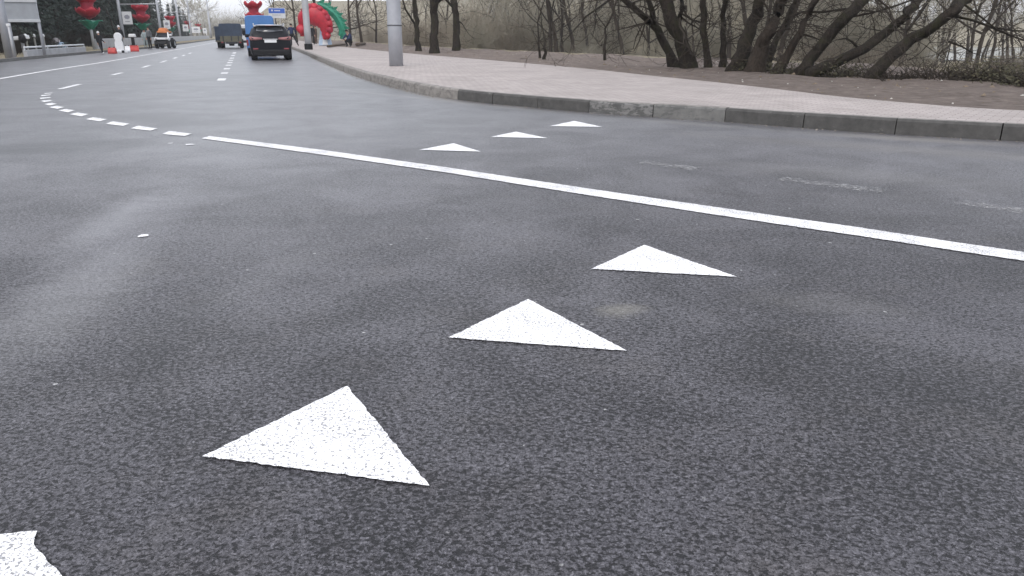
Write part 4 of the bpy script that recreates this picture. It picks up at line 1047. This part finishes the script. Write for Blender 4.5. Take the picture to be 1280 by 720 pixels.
q = MB(); q.box((0, 1.9, ht * .38), (25 * m, 3.6, ht * .2)); q.build('cargo_bed', M_KHAKI, e, bevel=.02)
q = MB(); q.box((-T_(302) * 1.2, 4.6, ht * .56), (10 * m, 1.4, ht * .66)); q.build('cab', M_TARP, e, bevel=.08)
q = MB(); q.box((-16.5 * m, 3.2, ht * .60), (6 * m, 2.4, ht * .60)); q.build('side_box', M_TARP, e, bevel=.05)
q = MB(); q.box((-16.5 * m, 3.0, ht * .28), (6 * m, 2.6, .12)); q.build('running_board', M_KHAKI, e)
q = MB(); q.box((0, 2.2, ht * .22), (14 * m, 4.6, .16)); q.build('chassis', M_DKMETAL, e)
q = MB(); q.lathe([(0, -.15), (.2, -.15), (.22, 0), (.2, .15), (0, .15)], 16); s1 = q.build('differential', M_DKMETAL, e, smooth=True); s1.location = (0, .9, .34)
for s_ in (-1, 1):
    for y_ in (.7, 3.9): wheel(e, (s_ * 11.6 * m, y_, .36), .36, .26, M_DKMETAL)
    q = MB(); q.box((s_ * 10.5 * m, -.06, ht * .24), (.16, .06, .1)); q.build('tail_light', M_LAMP, e)
    q = MB(); q.box((s_ * 11.6 * m, .28, .36), (.3, .02, .34)); q.build('mudflap', M_BLACKPL, e)
wheel(e, (-16.8 * m, 3.4, .34), .34, .24, M_DKMETAL)
# pale van hidden between truck and blue van
c0 = G(308, 57.5); e = empty('van', (c0.x, c0.y, 0), ROADYAW); m = mpp(c0); tag(e, 'pale silver van half hidden between the truck and the blue van', 'van')
q = MB(); rr = bx_rows(10 * m, .3, 25 * m, [(0, .97, .95), (.08, 1, 1), (3, 1, 1), (3.8, .96, .6), (4.5, .9, .5)], .2); q.grid(rr, closed=True); nn = len(rr[0]); q.f += [list(range(nn)), [len(q.v) - nn + k for k in range(nn)][::-1]]; q.m += [0, 0]
q.build('body', M_WHITE2, e, smooth=True).modifiers.new('e', 'EDGE_SPLIT').split_angle = R(35)
q = MB(); q.box((0, -.01, 17.5 * m), (14 * m, .02, 7 * m)); q.build('rear_window', M_GLASS, e, bevel=.01)
for s_ in (-1, 1):
    q = MB(); q.box((s_ * 9 * m, -.02, 10 * m), (.14, .04, .4)); q.build('tail_light', M_LAMP, e)
    for y_ in (.8, 3.5): wheel(e, (s_ * 8.6 * m, y_, .33), .33, .22)
q = MB(); q.box((0, -.06, .42), (19 * m, .12, .22)); q.build('bumper', M_BLACKPL, e, bevel=.03)

# small utility vehicle facing the camera
c0 = G(203.5, 60.5); m = mpp(c0); e = empty('utility_vehicle', (c0.x, c0.y, 0), ROADYAW * .5); tag(e, 'small white utility tractor with an orange top on the left roadside', 'tractor')
q = MB(); q.box((0, 1.1, 9 * m), (13 * m, 1.9, 7 * m)); q.build('chassis', M_BLACKPL, e, bevel=.05)
q = MB(); q.box((0, .25, 11.4 * m), (17 * m, .7, 2.6 * m)); q.build('bonnet', M_WHITE, e, bevel=.05)
for s_ in (-1, 1):
    q = MB(); q.tube([(s_ * 8 * m, .3, 3 * m), (s_ * 8 * m, .1, 11 * m), (s_ * 6.4 * m, .5, 19 * m)], [.075, .07, .055], 8); q.build('cab_post', M_WHITE, e, smooth=True)
    q = MB(); q.box((s_ * 6 * m, -.08, 11.3 * m), (.12, .04, .08)); q.build('headlight', M_CHROME, e)
    for y_, r_ in ((.25, 5 * m), (1.7, 5.4 * m)): wheel(e, (s_ * 7.2 * m, y_, r_), r_, .24, M_WHITE2)
q = MB(); q.box((0, .6, 15.5 * m), (11.6 * m, .05, 6.6 * m)); q.build('windscreen', M_GLASS, e, bevel=.01)
q = MB(); q.box((0, 1.1, 19.4 * m), (13 * m, 1.3, .14)); rf = q.build('roof', M_ORANGE, e, bevel=.04)
q = MB(); q.box((-.05, 1.1, 22.2 * m), (11 * m, 1.0, 4.4 * m), taper=.72); q.build('roof_load', M_ORANGE, rf, bevel=.1)
q = MB(); q.box((0, -.14, 6.6 * m), (12 * m, .12, 3 * m)); q.build('front_bumper', M_DKMETAL, e, bevel=.03)

# ------------------------------------------------------------------ left roadside
# large sign seen from behind
c0 = G(31, 71.5, 0); m = mpp(c0); e = empty('sign_panel', (c0.x, c0.y, .1), R(24)); tag(e, 'large blank grey sign panel with frame rails on two legs, top left corner', 'sign')
hz = lambda py: HC - .1 + (YH - py) * m
q = MB(); q.box((0, 0, (hz(-2) + hz(26)) / 2), (47 * m, .04, hz(-2) - hz(26))); q.build('panel', M_SIGNGREY, e, bevel=.01)
for py in (4, 27): q = MB(); q.box((0, -.05, hz(py)), (49 * m, .06, 3.4 * m)); q.build('rail', M_SIGNRAIL, e, bevel=.01)
for xo in (-10, 22):
    q = MB(); q.tube([(xo * m, .06, -.4), (xo * m, .06, hz(1))], .075, 10); q.build('leg', M_POLE, e, smooth=True)
# the poles with mast arms on the left
def mast(px, py, label, h=7.5, r_=.16, arm_z=4.8, arm_l=3.6, left=None, placard=True, pz=3.3, scale=1, ps=(1.0, 1.45), dx=.72):
    b_ = G(px, py, 0); b_.z = max(0, tz(b_.x, b_.y)); e = empty('mast_pole', b_, R(12), scale); tag(e, label, 'pole', 'grey masts with cross arms along the left roadside')
    q = MB(); q.lathe([(0, 0), (r_, 0), (r_ * .95, 2), (r_ * .6, h), (0, h)], 14); q.build('pole', M_POLE, e, smooth=True)
    if arm_l:
        q = MB(); q.tube([(0, 0, arm_z), (arm_l, 0, arm_z + .06)], [.06, .045], 8); q.build('arm', M_POLE2, e, smooth=True)
    if left:
        q = MB(); q.tube([(0, 0, left[0]), (-left[1], 0, left[0] + .05)], [.06, .045], 8); q.build('arm', M_POLE2, e, smooth=True)
    return e
def placard(px, py0, py1, wpx, Y, label, rz=R(14)):
    a = at(px, (py0 + py1) / 2, Y); m = mpp(a); H = (py1 - py0) * m; W_ = wpx * m
    e = empty('placard', a, rz); tag(e, label, 'placard', 'white placards hanging on the left masts')
    q = MB(); q.box((0, 0, 0), (W_, .05, H)); q.build('board', M_WHITE, e, bevel=.01)
    q = MB(); n = 14; pts = [(W_ * .26 * math.cos(2 * math.pi * k / n) * (1 + .25 * (k % 2)), -.03, H * .08 + H * .16 * math.sin(2 * math.pi * k / n) * (1 + .2 * (k % 2))) for k in range(n)]
    q.add(pts, [list(range(n))]); q.box((0, -.03, -H * .28), (W_ * .5, .006, H * .05)); q.build('emblem', M_INK, e)
    q = MB(); q.box((-W_ / 2 - .08, .03, H * .3), (.2, .03, .03)); q.box((-W_ / 2 - .08, .03, -H * .3), (.2, .03, .03)); q.build('bracket', M_POLE, e)
m1 = mast(13.5, 74, 'thickest grey mast at the left edge of the photo, in front of the sign panel', r_=.21, h=9, arm_z=8, arm_l=2)
b_ = G(19, 74.5); e = empty('marker_post', (b_.x, b_.y, .05)); tag(e, 'slim pale post right of the thickest mast', 'post')
q = MB(); q.tube([(0, 0, -.1), (0, 0, 1.45)], [.07, .045], 8); q.build('post', M_POLE2, e, smooth=True); q = MB(); q.box((0, 0, 1.47), (.16, .1, .12)); q.build('cap', M_WHITE2, e, bevel=.02)
Yp = G(156, 57).y
mast(156, 57, 'grey mast with arms to both sides and the nearest white placard', arm_z=HC + 34 * mpp(G(156, 57)), arm_l=46 * mpp(G(156, 57)), left=(HC + 43 * mpp(G(156, 57)), 34 * mpp(G(156, 57))), r_=.17)
placard(159, 15, 30, 11, Yp, 'nearest and largest white placard, on the mast left of the tulip')
mast(203, 54, 'second grey mast with a cross arm, behind the small utility vehicle', arm_z=HC + 25 * mpp(G(203, 54)), arm_l=38 * mpp(G(203, 54)), left=(HC + 34.5 * mpp(G(203, 54)), 20 * mpp(G(203, 54))), r_=.17)
placard(208.5, 25.5, 36, 7.5, G(203, 54).y, 'white placard right above the small utility vehicle')
mast(226, 51, 'third grey mast with a cross arm over the far road', arm_z=HC + 21 * mpp(G(226, 51)), arm_l=24 * mpp(G(226, 51)), r_=.19, h=9)
placard(232, 31, 39, 6.5, G(226, 51).y, 'third white placard, beside the far tulip')
mast(240, 49.4, 'fourth grey mast, far along the left roadside', arm_z=6, arm_l=5, r_=.22, h=9)
placard(245, 33.5, 41, 10, G(240, 49.4).y, 'wide white placard, fourth along the left roadside')
mast(264, 48, 'farthest grey mast, leaning over the end of the left roadside', arm_z=8, arm_l=3, r_=.3, h=10)
placard(256, 35.3, 41.5, 4.5, G(250, 48.6).y, 'smallest and farthest white placard')

# barrier and parapet
def wall_run(name, p0, p1, h, t_, mat, label, cat, rail=None, cap=None):
    L = (p1 - p0).length; a = math.atan2(p1.y - p0.y, p1.x - p0.x); e = empty(name, (p0.x, p0.y, 0), a); tag(e, label, cat)
    n = max(1, int(L / 3)); 
    for i in range(n):
        q = MB(); q.box((L * (i + .5) / n, 0, h / 2 - .02), (L / n - .03, t_, h)); q.build('block', mat, e, bevel=.02)
    if rail:
        q = MB(); q.tube([(0, 0, h + .10), (L, 0, h + .10)], .045, 8); q.build('rail', M_WHITE2, e, smooth=True)
        for i in range(n + 1): q = MB(); q.tube([(L * i / n, 0, h - .05), (L * i / n, 0, h + .10)], .03, 6); q.build('rail_post', M_WHITE2, e)
    return e
w0 = G(47, 72.5) ; w1 = G(92, 69.5); w2 = G(124, 66)
wall_run('barrier', w0 - RN * .5, w2 - RN * .8, .40, .18, M_CONC, 'low concrete barrier with a white rail behind the left edge of the road', 'barrier', rail=True)
pp0 = RD * 66 - RN * 11.5; pp1 = RD * 215 - RN * 11.3
wall_run('parapet', pp0, pp1, .8, .25, M_CONC, 'long pale concrete parapet running away behind the red and white barriers', 'parapet')
for px, py in ((65, 67.5), (74, 66.5), (84, 65.5)):
    b_ = G(px, py); b_ -= RN * 1.2; q = MB(); q.lathe([(0, 0), (.05, 0), (.05, .85), (.09, .87), (.09, 1.0), (.04, 1.06), (0, 1.06)], 10)
    tag(q.build('bollard', M_WHITE2, None, smooth=True, loc=(b_.x, b_.y, .08)), {65: 'white-capped bollard behind the rail, nearest the white box', 74: 'white-capped bollard behind the rail, middle of three', 84: 'white-capped bollard behind the rail, nearest the heap of bags'}[px], 'bollard', 'small bollards behind the rail')
# white box on a post with a dark bag, and the white-topped pedestals
b_ = G(56, 68.5); m = mpp(b_); b_ -= RN * 1.0; e = empty('post_box', (b_.x, b_.y, .08)); tag(e, 'tilted white box on a grey post with a dark bag hanging under it', 'box')
q = MB(); q.tube([(0, 0, -.1), (0, 0, 15 * m)], .09, 8); q.build('post', M_POLE, e)
q = MB(); q.box((.06, -.1, 18.5 * m), (17 * m, .3, 4.4 * m), M=Matrix.Rotation(R(-6), 3, 'Y')); q.build('box', M_WHITE, e, bevel=.04)
q = MB(); q.lathe([(0, 0), (.14, .05), (.22, .2), (.20, .38), (.08, .48), (0, .5)], 10); s1 = q.build('bag', M_BLACKPL, e, smooth=True); s1.location = (.2, -.22, 12 * m)
for px, lab in ((166, 'white-topped dark pedestal behind the red barrier'), (181, 'white-topped dark pedestal just left of the person in pale teal'), (213, 'far white-topped dark pedestal beyond the small utility vehicle')):
    Y = {166: 66, 181: 78, 213: 118}[px]; a = at(px, 50, Y); e = empty('pedestal', (a.x, a.y, max(0, tz(a.x, a.y)))); tag(e, lab, 'pedestal', 'white-topped pedestals')
    q = MB(); q.box((0, 0, .40), (.22, .22, .8), taper=.8); q.build('stem', M_BLACKPL, e); q = MB(); q.box((0, 0, .95), (.55, .4, .26), taper=.85); q.build('top', M_WHITE, e, bevel=.06)
# heap of bags
hb = G(100, 64); m = mpp(hb)
r2 = random.Random(9)
for i, (dx, dz, mt, lab) in enumerate([(-6, 0, M_PALECL, 'pale sack at the left of the heap behind the rail'), (0, 0, M_CONC, 'grey sack at the bottom of the heap'), (5, 0, M_PALEBLUE, 'light blue sack at the right of the heap'), (-1, 5, M_PALECL, 'pale sack lying on top of the heap')]):
    q = MB(); rows = []
    for th_ in np.linspace(.05, math.pi - .05, 8): rows.append([Vector((4.6 * m * math.sin(th_) * math.cos(a) * (1 + .12 * math.sin(3 * a + i)), .3 * math.sin(th_) * math.sin(a), 4.6 * m * math.cos(th_) * (1 + .1 * math.sin(2 * a)))) for a in np.linspace(0, 2 * math.pi, 14, endpoint=False)])
    q.grid(rows, closed=True); p_ = hb - RN * 1.3
    tag(q.build('sack', mt, None, smooth=True, loc=(p_.x + dx * m, p_.y, (.1 + (4.4 + dz) * m))), lab, 'sack', 'heap of sacks behind the rail')
# white rounded board and the red and white plastic barriers
b_ = G(150.5, 66); m = mpp(b_); e = empty('rounded_board', (b_.x, b_.y, 0), R(15)); tag(e, 'white upright board with a rounded top among the plastic barriers', 'board')
q = MB(); n = 12; W_ = 4.6 * m; pts = [(-W_ * 1.15, 0), (W_ * 1.15, 0), (W_, 12 * m), (W_ * .75, 14.5 * m)] + [(W_ * math.cos(a), 19 * m + W_ * 1.1 * math.sin(a)) for a in np.linspace(-.4, math.pi + .4, n)] + [(-W_ * .75, 14.5 * m), (-W_, 12 * m)]
V = [(x_, -.09, z_) for x_, z_ in pts] + [(x_, .09, z_) for x_, z_ in pts]; k = len(pts)
q.add(V, [list(range(k)), list(range(k, 2 * k))[::-1]] + [(i, i + k, (i + 1) % k + k, (i + 1) % k) for i in range(k)]); q.build('panel', M_WHITE, e, bevel=.03)
q = MB(); q.box((.1, 0, .06), (.8, .5, .12)); q.build('foot', M_WHITE2, e, bevel=.02); q = MB(); q.box((.22, -.27, .08), (.14, .04, .14)); q.build('foot_bolt', M_BLACKPL, e)
def jersey(px, py, mt, lab, wpx=9):
    b_ = G(px, py); m = mpp(b_); e = empty('traffic_barrier', (b_.x, b_.y, 0), ROADYAW + rng.uniform(-.2, .2)); tag(e, lab, 'barrier', 'plastic barriers by the left roadside')
    w_ = wpx * m; prof = [(-.24, 0), (.24, 0), (.22, .12), (.10, .3), (.08, 7 * m), (-.08, 7 * m), (-.10, .3), (-.22, .12)]
    V = [(-w_ / 2, a, c) for a, c in prof] + [(w_ / 2, a, c) for a, c in prof]; k = len(prof); q = MB()
    q.add(V, [list(range(k)), list(range(k, 2 * k))[::-1]] + [(i, i + k, (i + 1) % k + k, (i + 1) % k) for i in range(k)]); q.build('shell', mt, e, bevel=.03)
    for s_ in (-1, 1): q = MB(); q.lathe([(0, 0), (.05, 0), (.05, .05), (0, .05)], 8); o = q.build('cap', M_DKMETAL, e); o.location = (s_ * w_ * .3, 0, 7 * m)
jersey(141, 67, M_REDPL, 'red plastic barrier left of the white rounded board', 9)
jersey(160, 64.8, M_WHITE, 'white plastic barrier right of the white rounded board', 6)
jersey(168.5, 64.3, M_REDPL, 'red plastic barrier on the right, next to the white one', 10)

# ------------------------------------------------------------------ haze
q = MB(); q.box((0, 550, 11), (1700, 1300, 42)); hz_ = q.build('haze', [])
hm = bpy.data.materials.new('haze'); hm.use_nodes = True; hn = hm.node_tree; hn.nodes.clear()
vo = hn.nodes.new('ShaderNodeVolumePrincipled'); vo.inputs['Color'].default_value = (.92, .94, 1, 1); vo.inputs['Density'].default_value = .0005
oo = hn.nodes.new('ShaderNodeOutputMaterial'); hn.links.new(vo.outputs[0], oo.inputs['Volume']); hz_.data.materials.append(hm); tag(hz_, kind='stuff')
